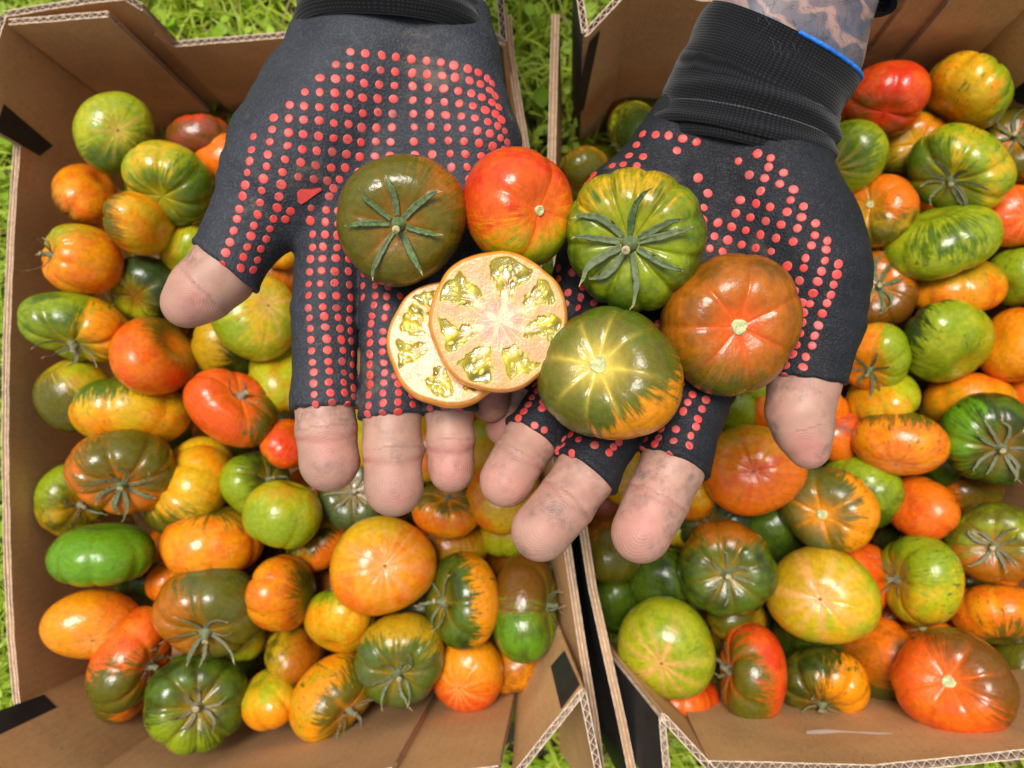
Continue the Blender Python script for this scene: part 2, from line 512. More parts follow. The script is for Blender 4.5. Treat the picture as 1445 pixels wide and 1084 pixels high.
def board(name, parent, top, bot, centre, thick=0.0042, rim='lines', inner='kraft', outer='black', flute=0.0046):
    """A corrugated board standing between two lines of points (top and bottom)."""
    n_seg = [max(1, int((top[i + 1] - top[i]).length / (flute / 8 if rim == 'wave' else 0.006))) for i in range(len(top) - 1)]
    T, B = [top[0]], [bot[0]]
    for i, n in enumerate(n_seg):
        for k in range(1, n + 1):
            T.append(top[i].lerp(top[i + 1], k / n)); B.append(bot[i].lerp(bot[i + 1], k / n))
    N = len(T)
    nor, s = [], [0.0]
    for i in range(N):
        a, b = T[max(0, i - 1)], T[min(N - 1, i + 1)]
        tg = (b - a); up = (T[i] - B[i])
        nn = tg.cross(up).normalized()
        if nn.dot(centre - T[i]) < 0:
            nn = -nn
        nor.append(nn)
        if i:
            s.append(s[-1] + (T[i] - T[i - 1]).length)
    lt = 0.0005
    V, Fc, mi, uv = [], [], [], []
    def strip(o1, o2, dtop, m_a, m_b, m_t):
        b0 = len(V)
        for i in range(N):
            jt = (math.sin(s[i] * 900 + o1 * 9e4) + math.sin(s[i] * 2300) + 2.2 * math.sin(s[i] * 173 + o1 * 3e4) * math.sin(s[i] * 57)) * 0.00010
            upv = (T[i] - B[i]).normalized()
            tt = T[i] + upv * (dtop + jt)
            V.extend([B[i] + nor[i] * o1, tt + nor[i] * o1, tt + nor[i] * o2, B[i] + nor[i] * o2])
        for i in range(N - 1):
            p, r = b0 + 4 * i, b0 + 4 * i + 4
            h = (T[i] - B[i]).length
            for (k, k2, m, v0, v1) in ((0, 1, m_a, 0, h), (1, 2, m_t, h, h + .001), (2, 3, m_b, h, 0)):
                Fc.append((p + k, r + k, r + k2, p + k2)); mi.append(m)
                uv.extend([(s[i], v0), (s[i + 1], v0), (s[i + 1], v1), (s[i], v1)])
        for p in (b0, b0 + 4 * (N - 1)):
            Fc.append((p, p + 1, p + 2, p + 3)); mi.append(m_t); uv.extend([(0, 0)] * 4)
    h2 = thick / 2
    strip(h2, h2 - lt, 0, 0, 2, 2)             # inner liner
    strip(-h2 + lt, -h2, 0, 2, 1, 2)           # outer liner
    if rim == 'wave':
        b0 = len(V)
        amp = h2 - lt * 1.3
        for i in range(N):
            o = amp * (0.9 + 0.1 * math.sin(s[i] * 777)) * math.sin(s[i] / flute * 2 * math.pi + 0.9 * math.sin(s[i] * 61) + 0.5 * math.sin(s[i] * 233 + 1))
            upv = (T[i] - B[i]).normalized()
            for dz in (-0.0004, -0.010):
                V.append(T[i] + upv * dz + nor[i] * (o + 0.00018)); V.append(T[i] + upv * dz + nor[i] * (o - 0.00018))
        for i in range(N - 1):
            p, r = b0 + 4 * i, b0 + 4 * i + 4
            for f in ((p, r, r + 1, p + 1), (p, p + 2, r + 2, r), (p + 1, r + 1, r + 3, p + 3)):
                Fc.append(f); mi.append(2); uv.extend([(0, 0)] * 4)
        strip(amp * 0.9, -amp * 0.9, -0.0085, 2, 2, 3)
    else:
        strip(0.0003, -0.0003, -0.0001, 2, 2, 2)
        strip(h2 - lt - 0.0001, 0.0004, -0.0007, 2, 2, 3)
        strip(-0.0004, -h2 + lt + 0.0001, -0.0007, 2, 2, 3)
    me = mesh_py(name, V, Fc, mats=[M[inner], M[outer], M['kraft_cut'], M['kraft_dark']], midx=mi)
    ul = me.uv_layers.new(name='UVMap')
    ul.data.foreach_set('uv', [c for p in uv for c in p])
    return link(name, me, parent)

HI, LO, TL, ZB = 0.15, 0.12, 0.07, 0.004
def vert(p, z):            # the point straight below/above p at level z
    return Vector((p.x, p.y, z))
def ext(pt, pb, z):        # extend the line top->lower point on to level z
    k = (pt.z - z) / (pt.z - pb.z)
    return pt.lerp(pb, k)

def sheet(name, parent, quad, mat, off, centre, n=1):
    """thin printed/glued patch lying 'off' proud of a board face"""
    a, b, c, d = quad
    nn = (b - a).cross(d - a).normalized()
    if nn.dot(centre - a) < 0: nn = -nn
    V = [p + nn * off for p in quad] + [p + nn * (off - 0.0003) for p in quad]
    me = mesh_py(name, V, [(0, 1, 2, 3), (4, 5, 6, 7), (0, 1, 5, 4), (1, 2, 6, 5), (2, 3, 7, 6), (3, 0, 4, 7)], mats=[mat])
    return link(name, me, parent)

def ray_plane(x, y, p0, p1, p2):
    n = (p1 - p0).cross(p2 - p0).normalized()
    r = ray(x, y)
    return C0 + r * ((p0 - C0).dot(n) / r.dot(n))

# ---- left box
boxL = empty('cardboard_box', (-0.16, 0.02, 0))
tag(boxL, 'open brown cardboard box of tomatoes on the left, under the spread thumb', 'box', 'cardboard boxes full of tomatoes')
inv = Vector((-boxL.location.x, -boxL.location.y, 0))
def bl(p): return p + inv
cL = PZ(430, 560, 0.1)
def wallL(name, top, bot=None, **kw):
    bot = bot or [vert(p, ZB) for p in top]
    return board(name, boxL, [bl(p) for p in top], [bl(p) for p in bot], bl(cL), **kw)

S1 = PZ(24, 204, LO); S2 = PZ(24, 996, LO)
side = [S1, PZ(15, 330, LO), PZ(9, 480, LO), PZ(7, 620, LO), PZ(9, 760, LO), PZ(15, 900, LO), S2]
wallL('side_wall', side, thick=0.0040)
E1 = PZ(5, 20, HI)
S1h = vert(S1, HI + 0.004)
wallL('corner_flap', [S1h, E1], rim='wave', outer='kraft')
R1a, R1b, R1c = PZ(222, 66, 0.108), PZ(430, 47, 0.108), PZ(600, 30, 0.108)
bt = [E1, PZ(120, 1, HI), PZ(176, -5, HI), PZ(200, 10, 0.143), PZ(220, 45, 0.122), PZ(245, 62, 0.110), R1b, R1c, PZ(628, -10, 0.14), PZ(668, -28, HI)]
wallL('end_wall', bt, rim='wave', outer='kraft', thick=0.0036)
# second board layer glued inside the end wall
g1, g2 = E1 + Vector((0.003, -0.0045, 0)), PZ(153, 12, HI) + Vector((0, -0.003, 0))
wallL('inner_flap', [g1, g2], rim='wave', outer='kraft', thick=0.0034)
E2 = PZ(672, -20, HI); A2 = PZ(711, 60, HI)
wallL('corner_post', [E2, PZ(694, 48, HI), A2, PZ(703, -30, HI)], rim='wave', outer='kraft', thick=0.0034)
rt = [PZ(716, 20, LO), PZ(721, 80, LO), PZ(742, 210, LO), PZ(766, 450, LO), PZ(790, 700, LO), PZ(803, 790, LO), PZ(822, 915, LO), PZ(838, 1010, LO), PZ(848, 1090, LO), PZ(856, 1150, LO)]
rb = [PZ(x, y, TL) for x, y in ((714, 70), (718, 115), (733, 240), (755, 460), (772, 695), (779, 775), (795, 890), (805, 965), (815, 1040), (822, 1100))]
wallL('side_wall', rt, [ext(a, b, ZB) for a, b in zip(rt, rb)], thick=0.0040)
# front end wall and its two corners
HF = 0.164
F1 = PZ(230, 1030, 0.055)
F1h = vert(F1, HF)
wallL('corner_flap', [vert(S2, HF), F1h], rim='wave', outer='kraft')
ft = [F1h, vert(PZ(310, 1048, 0.055), HF), vert(PZ(615, 988, 0.055), HF), vert(PZ(728, 975, 0.055), HF)]
wallL('end_wall', ft, rim='wave', outer='kraft')
wallL('inner_flap', [p + Vector((0, 0.0045, 0)) for p in (ft[1], ft[1].lerp(ft[2], 0.48), ft[2])], rim='wave', outer='kraft', inner='kraft_dark', thick=0.0034)
A3 = PZ(822, 976, HI)
pt_ = [vert(ft[3], HI) + Vector((0.006, -0.008, 0)), A3, PZ(845, 1090, HI), PZ(852, 1130, HI)]
pb_ = [vert(ft[3], ZB), ext(A3, PZ(786, 885, 0.085), ZB), ext(PZ(845, 1090, HI), PZ(836, 1010, TL), ZB), ext(PZ(852, 1130, HI), PZ(840, 1040, TL), ZB)]
wallL('corner_post', pt_, pb_, rim='wave', outer='kraft', thick=0.0034)
# prints
for qd, pl in ((((0, 146), (70, 205), (51, 219), (-12, 183)), (S1h, E1, vert(S1, 0))),
               (((-10, 1010), (58, 985), (76, 1003), (-10, 1044)), (vert(S2, HI), F1h, vert(S2, 0)))):
    qq = [bl(ray_plane(x, y, *pl)) for x, y in qd]
    sheet('black_print', boxL, qq, M['black'], 0.0024, bl(cL))
qd = ((801, 922), (823, 970), (797, 1004), (782, 944))
pl = (pt_[0], pt_[1], pb_[1])
sheet('black_print', boxL, [bl(ray_plane(x, y, *pl)) for x, y in qd], M['black'], 0.0024, bl(cL))
qd = ((690, 42), (712, 64), (721, 165), (700, 160))
pl = (PZ(694, 48, HI), A2, vert(A2, 0))
sheet('black_print', boxL, [bl(ray_plane(x, y, *pl)) for x, y in qd], M['black'], 0.0024, bl(cL))
fb = [ext(a, b, 0.006) for a, b in zip(rt, rb)]
fl = [bl(vert(p, 0.006)) for p in [S1, E1] + bt[3:9] + [E2, A2] + fb[1:8] + [ft[3], ft[2], ft[1], F1, S2] + side[-2:0:-1]]
me = mesh_py('box_floor', fl + [p - Vector((0, 0, 0.004)) for p in fl], [tuple(range(len(fl))), tuple(range(2 * len(fl) - 1, len(fl) - 1, -1))] + [(i, (i + 1) % len(fl), len(fl) + (i + 1) % len(fl), len(fl) + i) for i in range(len(fl))], mats=[M['kraft_dark']])
link('box_floor', me, boxL)

# ---- right box
boxR = empty('cardboard_box', (0.16, 0.02, 0))
tag(boxR, 'open brown cardboard box of tomatoes on the right, under the tattooed arm', 'box', 'cardboard boxes full of tomatoes')
invR = Vector((-boxR.location.x, -boxR.location.y, 0))
def br_(p): return p + invR
cR = PZ(1150, 560, 0.1)
def wallR(name, top, bot=None, **kw):
    bot = bot or [vert(p, ZB) for p in top]
    return board(name, boxR, [br_(p) for p in top], [br_(p) for p in bot], br_(cR), **kw)
rt2 = [PZ(784, 20, LO), PZ(782, 80, LO), PZ(778, 235, LO), PZ(792, 450, LO), PZ(819, 720, LO), PZ(836, 830, LO), PZ(858, 930, LO), PZ(878, 1020, LO), PZ(892, 1090, LO), PZ(902, 1140, LO)]
rb2 = [PZ(x, y, TL) for x, y in ((786, 70), (786, 120), (783, 270), (790, 450), (812, 700), (822, 805), (838, 900), (856, 975), (866, 1040), (874, 1085))]
wallR('side_wall', rt2, [ext(a, b, ZB) for a, b in zip(rt2, rb2)], thick=0.0042, inner='kraft')
A4 = PZ(826, 48, HI); E4 = PZ(884, -14, HI)
wallR('corner_post', [PZ(813, -40, HI), A4, E4], rim='wave', outer='black', thick=0.0034)
bt = [E4, PZ(930, -10, 0.145), PZ(1000, -12, 0.118), PZ(1140, -8, 0.112), PZ(1240, 6, 0.112), PZ(1262, 12, 0.112), PZ(1278, 0, 0.118), PZ(1292, -30, 0.13), PZ(1320, -50, HI), PZ(1460, -4, HI)]
E5 = vert(PZ(1373, 75, 0.085), HI)
b0_, b1_ = vert(E4, HI), vert(E5, HI)
def on_line(a, b, x, y, z):       # point on the vertical plane through a,b seen at pixel x (level z)
    return ray_plane(x, y, a, b, vert(a, 0))
# plane of the back wall
bw = []
for x, y in ((884, -14), (940, -20), (985, -4), (1100, 2), (1200, 8), (1252, 14), (1276, 2), (1290, -30), (1330, -45)):
    bw.append(ray_plane(x, y, b0_, b1_, vert(b0_, 0)))
bw.append(b1_)
wallR('end_wall', bw, rim='wave', outer='kraft', thick=0.0036)
g1 = ray_plane(1322, 8, b0_, b1_, vert(b0_, 0)); g1 = vert(g1, HI)
wallR('inner_flap', [g1 + Vector((0, -0.0045, 0)), b1_ + Vector((-0.003, -0.0045, 0))], rim='wave', outer='kraft', thick=0.0034)
S5 = vert(PZ(1425, 175, TL), LO)
wallR('corner_flap', [b1_, vert(S5, HI)], rim='wave', outer='kraft')
S6 = vert(PZ(1478, 930, TL), LO)
wallR('side_wall', [S5, vert(PZ(1462, 560, TL), LO), S6], thick=0.0042, inner='kraft')
G1 = PZ(1000, 1080, HI); G2 = PZ(1236, 1086, HI); G3 = PZ(1448, 1064, HI); G4 = PZ(1530, 1050, HI)
wallR('end_wall', [G1, G2, G3, G4], rim='wave', outer='kraft')
wallR('corner_flap', [G4, vert(S6, HI)], rim='wave', outer='kraft')
A5 = PZ(934, 1010, HI)
pt2 = [PZ(944, 1120, HI), A5, PZ(1010, 1092, HI)]
pb2 = [ext(PZ(944, 1120, HI), PZ(893, 1070, 0.112), ZB), ext(A5, PZ(886, 950, 0.112), 0.06), ext(PZ(1010, 1092, HI), PZ(975, 1030, 0.10), 0.06)]
wallR('corner_post', pt2, pb2, rim='wave', outer='black', thick=0.0034)
qd = ((841, 44), (838, 62), (818, 150), (801, 168), (826, 52))
pl = (A4, E4, vert(A4, 0))
sheet('black_print', boxR, [br_(ray_plane(x, y, *pl)) for x, y in ((828, 55), (842, 40), (820, 150), (802, 168))], M['black'], 0.0024, br_(cR))
pl = (b1_, S5, vert(S5, 0))
sheet('black_print', boxR, [br_(ray_plane(x, y, *pl)) for x, y in ((1430, 128), (1475, 92), (1475, 150), (1440, 142))], M['black'], 0.0024, br_(cR))
# thin trail of dried glue on the front flap
pl = (G1, G2, vert(G1, 0)); gv = []
for i in range(13):
    t_ = i / 12
    x = 1139 + 122 * t_; y = 1057 - 1.5 * math.sin(t_ * 5) ; w_ = 3.0 * (1 - t_) ** 0.6 * (0.6 + 0.4 * math.sin(t_ * 9)) + 0.5
    for s_ in (-1, 1):
        gv.append(br_(ray_plane(x, y + s_ * w_, *pl) + Vector((0, 0.0074, 0))))
me = mesh_py('glue_trail', gv, [(2 * i, 2 * i + 1, 2 * i + 3, 2 * i + 2) for i in range(12)], mats=[M['glue']])
link('glue_trail', me, boxR)
fb = [ext(a, b, 0.006) for a, b in zip(rt2, rb2)]
fl = [br_(vert(p, 0.006)) for p in [fb[0], A4, E4, b1_, S5, S6, G4, G3, G2, G1] + fb[8:0:-1]]
me = mesh_py('box_floor', fl + [p - Vector((0, 0, 0.004)) for p in fl], [tuple(range(len(fl))), tuple(range(2 * len(fl) - 1, len(fl) - 1, -1))] + [(i, (i + 1) % len(fl), len(fl) + (i + 1) % len(fl), len(fl) + i) for i in range(len(fl))], mats=[M['kraft_dark']])
link('box_floor', me, boxR)
# ---------------------------------------------------------------- tomatoes
PAL = dict(DG=(0.020, 0.038, 0.004), G=(0.066, 0.112, 0.005), BG=(0.11, 0.25, 0.007), LG=(0.225, 0.29, 0.007), YG=(0.36, 0.37, 0.009),
           Y=(0.60, 0.35, 0.008), OY=(0.72, 0.245, 0.004), O=(0.70, 0.145, 0.005), RO=(0.68, 0.085, 0.006), R=(0.60, 0.032, 0.006),
           BR=(0.15, 0.056, 0.004), BO=(0.36, 0.105, 0.004), OL=(0.098, 0.088, 0.005), GG=(0.080, 0.105, 0.032), PK=(0.86, 0.34, 0.15),
           PY=(0.85, 0.62, 0.10), TG=(0.045, 0.075, 0.024), YO=(0.44, 0.255, 0.006), MR=(0.26, 0.06, 0.03), W=(0.85, 0.72, 0.35))

def tom_surface(kind, n, amp, rs):
    ph = rs.uniform(0, 6.28); wa = [(rs.integers(1, 3), rs.uniform(-0.16, 0.16), rs.uniform(0, 6.28)) for _ in range(2)]
    am = rs.uniform(0.55, 1.0, 40)
    l2, p2 = rs.uniform(0.015, 0.05), rs.uniform(0, 6.28)
    l3, p3 = rs.uniform(0.01, 0.035), rs.uniform(0, 6.28)
    dim = {'s': 0.30, 'c': 0.24, 'b': 0.07, 'n': 0.25}[kind]
    dw = {'s': 0.50, 'c': 0.42, 'b': 0.22, 'n': 0.45}[kind]
    nn = max(n, 1)
    rays = rs.integers(9, 14); rph = rs.uniform(0, 6.28, 3); ram = rs.uniform(0.3, 1, 20)
    def f(phi, th):
        p = phi + sum(w * np.sin(k * phi + o) for k, w, o in wa) + ph
        s = np.abs(np.sin(nn * p / 2))
        idx = (np.floor(nn * p / (2 * np.pi) + 0.5).astype(int)) % 20
        fur = np.exp(-(s / 0.34) ** 1.3) * am[idx]
        wth = np.exp(-(np.maximum(th - 0.5, 0) / (1.9 if kind == 'n' else 0.95)) ** 2)
        a = amp if n else 0.0
        rad = 1 + l2 * np.sin(2 * phi + p2) + l3 * np.sin(3 * phi + p3)
        rad = rad - a * fur * wth + a * 0.35 * (s - 0.6) * np.exp(-((th - 1.2) / 0.9) ** 2)
        # a full, slightly squared profile
        e = 0.88
        rr = np.sign(np.sin(th)) * np.abs(np.sin(th)) ** e
        zz = np.sign(np.cos(th)) * np.abs(np.cos(th)) ** 0.94
        zz = zz - dim * np.exp(-(th / dw) ** 2) - a * 0.9 * fur * np.exp(-((th - 0.55) / 0.45) ** 2)
        zz = zz + 0.10 * np.exp(-((np.pi - th) / 0.25) ** 2)
        r = rr * rad
        if kind == 'b':
            star = 0.5 + 0.5 * np.cos(rays * (phi + 0.25 * np.sin(2 * phi + rph[0])) + rph[1])
            rid = (np.floor(rays * phi / (2 * np.pi)).astype(int)) % 20
            fa = (star ** 2.2) * (0.35 + 0.65 * ram[rid]) * np.exp(-(th / (0.38 + 0.35 * ram[rid])) ** 1.7) + 0.45 * np.exp(-(th / 0.22) ** 2)
        else:
            fa = (np.exp(-(s / 0.26) ** 1.3) * am[idx] * np.exp(-(np.maximum(th - 0.12, 0) / 0.62) ** 2) if n else 0 * th) + 0.9 * np.exp(-(th / 0.26) ** 2) + 0.25 * np.exp(-(th / 0.5) ** 2)
        return r * np.cos(phi), r * np.sin(phi), zz, fa
    return f

def tom_mesh(name, f, nu, nv):
    phi = np.linspace(0, 2 * np.pi, nu, endpoint=False)
    t = np.linspace(0, 1, nv + 1)[1:-1]
    th = np.pi * (t - 0.10 * np.sin(2 * np.pi * t) * 0.6)
    PH, TH = np.meshgrid(phi, th)
    x, y, z, fa = f(PH, TH)
    p0 = f(np.array([0.0]), np.array([1e-3])); p1 = f(np.array([0.0]), np.array([np.pi - 1e-3]))
    V = np.concatenate([np.stack([x, y, z], -1).reshape(-1, 3), [[0, 0, p0[2][0]], [0, 0, p1[2][0]]]])
    FA = np.concatenate([fa.ravel(), [p0[3][0], 0]])
    nr = len(th)
    i, j = np.meshgrid(np.arange(nr - 1), np.arange(nu), indexing='ij')
    jn = (j + 1) % nu
    qd = np.stack([i * nu + j, (i + 1) * nu + j, (i + 1) * nu + jn, i * nu + jn], -1).reshape(-1, 4)
    tri = np.concatenate([qd[:, [0, 1, 2]], qd[:, [0, 2, 3]]])
    j = np.arange(nu); jn = (j + 1) % nu
    top = np.stack([np.full(nu, nr * nu), j, jn], 1)
    botm = np.stack([np.full(nu, nr * nu + 1), (nr - 1) * nu + jn, (nr - 1) * nu + j], 1)
    me = mesh_np(name, V, np.concatenate([tri, top, botm]))
    vattr(me, 'furrow', FA)
    me.materials.append(M['tomato'])
    return me

def make_calyx(tom, f, rs, n, length, dry, lift=0.10, stub=True, sw=1.0, sb=1.0):
    zc = f(np.array([0.0]), np.array([0.02]))[2][0]
    # hub with a short cut stem
    V, Fc = [], []
    prof = [(0.13, -0.02), (0.095, 0.07), (0.060, 0.12), (0.052, 0.26 if stub else 0.16), (0.060, 0.29 if stub else 0.18), (0.030, 0.285 if stub else 0.18)]
    ns = 10
    tilt = rs.uniform(-0.15, 0.15, 2)
    for r, z in prof:
        for k in range(ns):
            a = 2 * math.pi * k / ns
            rr = r * (1 + 0.12 * math.sin(5 * a))
            V.append((rr * math.cos(a) + tilt[0] * max(z, 0) * 1.5, rr * math.sin(a) + tilt[1] * max(z, 0) * 1.5, zc + z))
    for i in range(len(prof) - 1):
        for k in range(ns):
            Fc.append((i * ns + k, i * ns + (k + 1) % ns, (i + 1) * ns + (k + 1) % ns, (i + 1) * ns + k))
    Fc.append(tuple((len(prof) - 1) * ns + k for k in range(ns)))
    me = mesh_py('calyx', V, Fc, smooth=True, mats=[M['sepal']])
    al = [0.3] * (4 * ns) + [0.93] * (2 * ns)
    vattr(me, 'along', al)
    hub = link('calyx', me, tom)
    hub['dry'] = float(dry)
    a0 = rs.uniform(0, 6.28)
    for s in range(n):
        a = a0 + 2 * math.pi * s / n + rs.uniform(-0.30, 0.30)
        L = length * rs.uniform(0.72, 1.08)
        bend = rs.uniform(-0.6, 0.6) * sb; lf = lift * rs.uniform(0.4, 1.6); curl = rs.uniform(-0.03, 0.36) * (1 + 1.2 * dry)
        wmax = rs.uniform(0.036, 0.054) * (1 - 0.4 * dry) * sw
        N = 11
        V, al = [], []
        cen = []
        for i in range(N):
            t = i / (N - 1)
            th = 0.10 + L * t
            ph = a + bend * t * t
            x, y, z, _ = f(np.array([ph]), np.array([th]))
            zz = max(float(z[0]), zc + 0.02 * (1 - t)) + 0.03 + lf * math.sin(min(t * 2.2, 1.57)) * 0.8 + curl * t ** 3
            cen.append(Vector((float(x[0]) + rs.normal(0, .010) * t, float(y[0]) + rs.normal(0, .010) * t, zz + rs.normal(0, .008) * t)))
        for i in range(N):
            t = i / (N - 1)
            tg = (cen[min(i + 1, N - 1)] - cen[max(i - 1, 0)]).normalized()
            up = Vector((0, 0, 1)); sd_ = tg.cross(up).normalized(); nz = sd_.cross(tg)
            w = wmax * (0.75 + 0.9 * t - 1.60 * t * t) + 0.003 if t < 0.98 else 0.004
            tw = rs.uniform(-0.16, 0.16); w *= rs.uniform(.84, 1.12)
            c = cen[i]
            for (o, h) in ((-1, 0.012 + tw * w), (-0.5, 0.004), (0, -0.018), (0.5, 0.004), (1, 0.012 - tw * w)):
                V.append(c + sd_ * (w * o) + nz * (h * (1 - t * 0.6)))
                al.append(t)
            V.append(c - nz * 0.020 * (1 - 0.7 * t)); al.append(t)
        Fc = []
        for i in range(N - 1):
            p, r_ = 6 * i, 6 * i + 6
            for k in range(4):
                Fc.append((p + k, p + k + 1, r_ + k + 1, r_ + k))
            Fc.append((p + 4, p + 5, r_ + 5, r_ + 4)); Fc.append((p + 5, p, r_, r_ + 5))
        me = mesh_py('sepal', V, Fc, smooth=True, mats=[M['sepal']])
        vattr(me, 'along', al)
        o = link('sepal', me, hub)
        o['dry'] = float(min(1, max(0, dry + rs.uniform(-0.15, 0.2))))

def make_scar(tom, f, r):
    zc = f(np.array([0.0]), np.array([0.02]))[2][0]
    V, Fc = [(0, 0, zc + 0.018)], []
    ns = 16
    for rr, z in ((0.35, 0.040), (0.7, 0.036), (0.9, 0.045), (1.0, 0.03), (1.08, -0.03)):
        for k in range(ns):
            a = 2 * math.pi * k / ns
            q_ = r * rr * (1 + 0.08 * math.sin(3 * a + 1) + 0.05 * math.sin(7 * a))
            V.append((q_ * math.cos(a), q_ * math.sin(a), zc + z + 0.012 * math.sin(5 * a + rr * 9)))
    Fc += [(0, 1 + k, 1 + (k + 1) % ns) for k in range(ns)]
    for i in range(4):
        Fc += [(1 + i * ns + k, 1 + (i + 1) * ns + k, 1 + (i + 1) * ns + (k + 1) % ns, 1 + i * ns + (k + 1) % ns) for k in range(ns)]
    link('stem_scar', mesh_py('stem_scar', V, Fc, smooth=True, mats=[M['scar']]), tom)

def make_tip(tom, f):
    zc = f(np.array([0.0]), np.array([0.01]))[2][0]
    V = [(0, 0, zc + 0.03)]
    for rr, z in ((0.018, 0.022), (0.034, 0.004), (0.04, -0.02)):
        V += [(rr * (1 + .25 * math.sin(3 * k)) * math.cos(k * .785), rr * (1 + .2 * math.cos(5 * k)) * math.sin(k * .785), zc + z) for k in range(8)]
    Fc = [(0, 1 + k, 1 + (k + 1) % 8) for k in range(8)]
    for i in range(2):
        Fc += [(1 + i * 8 + k, 9 + i * 8 + k, 9 + i * 8 + (k + 1) % 8, 1 + i * 8 + (k + 1) % 8) for k in range(8)]
    link('blossom_tip', mesh_py('blossom_tip', V, Fc, smooth=True, mats=[M['tip']]), tom)

TOMS = []
def T(box, x, y, a, b, rot, u, v, kind, c1, c2, c3, dr, thr, dash, layer, lob, label, **kw):
    TOMS.append(dict(box=box, x=x, y=y, a=a, b=b, rot=rot, u=u, v=v, kind=kind, c1=c1, c2=c2, c3=c3, dr=dr, thr=thr, dash=dash, layer=layer, lob=lob, label=label, **kw))

# ---- left box -------------------------------------------------------------
T('L',162,188,60,50,-15,.1,-.1,'b','YG','G','LG',(.1,.9,.2),.35,.4,0,(0,0),"lime green tomato with darker lower edge, in the top left corner of the left box",ra=.15)
T('L',283,195,46,32,5,0,-.9,'n','BR','R','MR',(0,-1,-.1),.75,.1,1,(0,0),"dark reddish brown tomato in shade below the notch of the left box's far wall")
T('L',308,218,32,36,0,.5,.5,'n','O','OY','O',(0,1,0),.6,0,1,(0,0),"plain orange tomato half hidden by the base of the spread thumb, top of left box")
T('L',240,259,64,52,30,-.35,.5,'c','LG','G','Y',(.3,.8,.2),-.05,.3,0,(7,.10),"ribbed green tomato with yellow shoulder, between the spread thumb and the corner's lime one",ra=.2,sc=0)
T('L',123,276,46,44,0,-.6,.7,'n','OY','BR','O',(-.8,.6,.0),.62,.3,1,(5,.04),"plump orange tomato with a brown green left rim, touching the left wall below the corner")
T('L',198,315,58,44,27,-.8,-.3,'n','OY','OL','Y',(-1,-.2,.1),.55,.2,0,(5,.03),"smooth yellow orange oval tomato with grey green left end, above the dark green one",)
T('L',115,367,54,52,0,-.93,-.2,'s','OY','LG','O',(-.5,-.8,.2),.75,.3,0,(9,.10),"ribbed orange tomato with its calyx pointing at the left wall",ns=4,dry=.5,sl=.5)
T('L',205,408,40,52,0,-.5,.35,'c','DG','YG','TG',(-.6,.4,.0),.48,.3,1,(5,.09),"dark green tomato with a yellow streak, left of the bare thumb tip",sc=0)
T('L',264,355,34,44,20,0,0,'n','YG','LG','Y',(0,0,1),.9,.1,1,(0,0),"pale yellow green tomato peeping out behind the gloved thumb")
T('L',110,462,71,45,12,-.22,.72,'s','LG','OY','G',(.8,.15,.3),.42,.5,0,(7,.13),"wide ribbed light green tomato with an orange flank and calyx below, by the left wall",ns=5,dry=.6,sl=.55)
T('L',217,503,59,50,10,.72,-.5,'c','O','OL','RO',(.8,-.7,.0),.62,.3,0,(0,0),"smooth orange tomato with an olive upper right shoulder, just below the bare thumb",sc=0)
T('L',108,558,53,51,0,.6,.8,'n','YO','OL','YG',(-.6,.6,.2),.15,.3,0.4,(0,0),"olive yellow tomato against the left wall, below the wide ribbed green one")
T('L',185,583,75,42,8,.1,-.95,'n','Y','G','OY',(-.1,-1,.1),.48,.7,0,(6,.03),"long yellow tomato with a green striped upper edge, above the big olive tomato",k=.7)
T('L',322,492,50,44,0,-.5,-.4,'n','DG','YO','OL',(-.8,-.3,.2),.1,.5,1,(0,0),"dark green and yellow tomato directly below the bare thumb tip, behind the smooth orange one")
T('L',362,447,58,58,0,.35,-.35,'b','YG','LG','Y',(-1,.2,.2),.45,.35,0.3,(0,0),"yellow green tomato with a star shaped blossom mark, left of the gloved index finger",ra=.35)
T('L',397,532,46,46,0,0,.6,'n','YG','Y','YO',(0,1,0),.7,.2,1,(0,0),"yellow green tomato partly behind the gloved index finger, left of it")
T('L',327,575,64,46,16,.35,-.5,'s','RO','OL','RO',(.9,.3,.0),.52,.5,0,(6,.07),"red orange tomato with a dry stem and olive right end, near the centre left",ns=3,dry=1,sl=.3)
T('L',405,626,33,34,0,-.5,.6,'n','RO','R','O',(0,0,1),.9,.1,.5,(0,0),"small red orange tomato just left of the bare index fingertip")
T('L',175,665,72,58,4,-.03,.52,'s','BO','OL','O',(.1,-.2,.8),.45,.3,-.2,(8,.10),"large brown olive ribbed tomato with pale green starry calyx, near the left wall",ns=8,dry=.2,sl=.62)
T('L',103,705,50,50,0,.35,.3,'s','OL','LG','YO',(-.6,-.6,.1),.5,.4,1,(6,.09),"olive green tomato with dry calyx, tucked under the large brown olive one",ns=5,dry=.8,sl=.45)
T('L',268,688,76,50,-58,-.9,-.45,'c','Y','OL','OY',(-.3,.9,.2),.55,.3,.6,(9,.11),"kidney shaped orange yellow ribbed tomato, right of the large brown olive one",sc=0,k=.85)
T('L',400,727,53,46,0,-.3,.95,'n','YG','LG','YO',(-.3,.8,.3),.2,.1,-.3,(0,0),"round lime yellow tomato lying on top, left of the bare index fingertip")
T('L',362,682,46,44,0,.6,-.2,'s','G','LG','DG',(-.7,.3,.2),.3,.4,.7,(6,.08),"green tomato with a dark calyx, directly behind the round lime yellow one",ns=5,dry=.4,sl=.6)
T('L',302,765,68,50,-6,.1,.95,'n','OY','OL','O',(0,-1,.1),.72,.5,0,(4,.04),"broad orange tomato with faint green streak on top, left of the lime yellow one")
T('L',145,783,70,42,-5,.1,.97,'n','G','BG','LG',(.1,-.1,.9),.2,.5,0,(4,.05),"bright green oblong tomato by the left wall",k=.78)
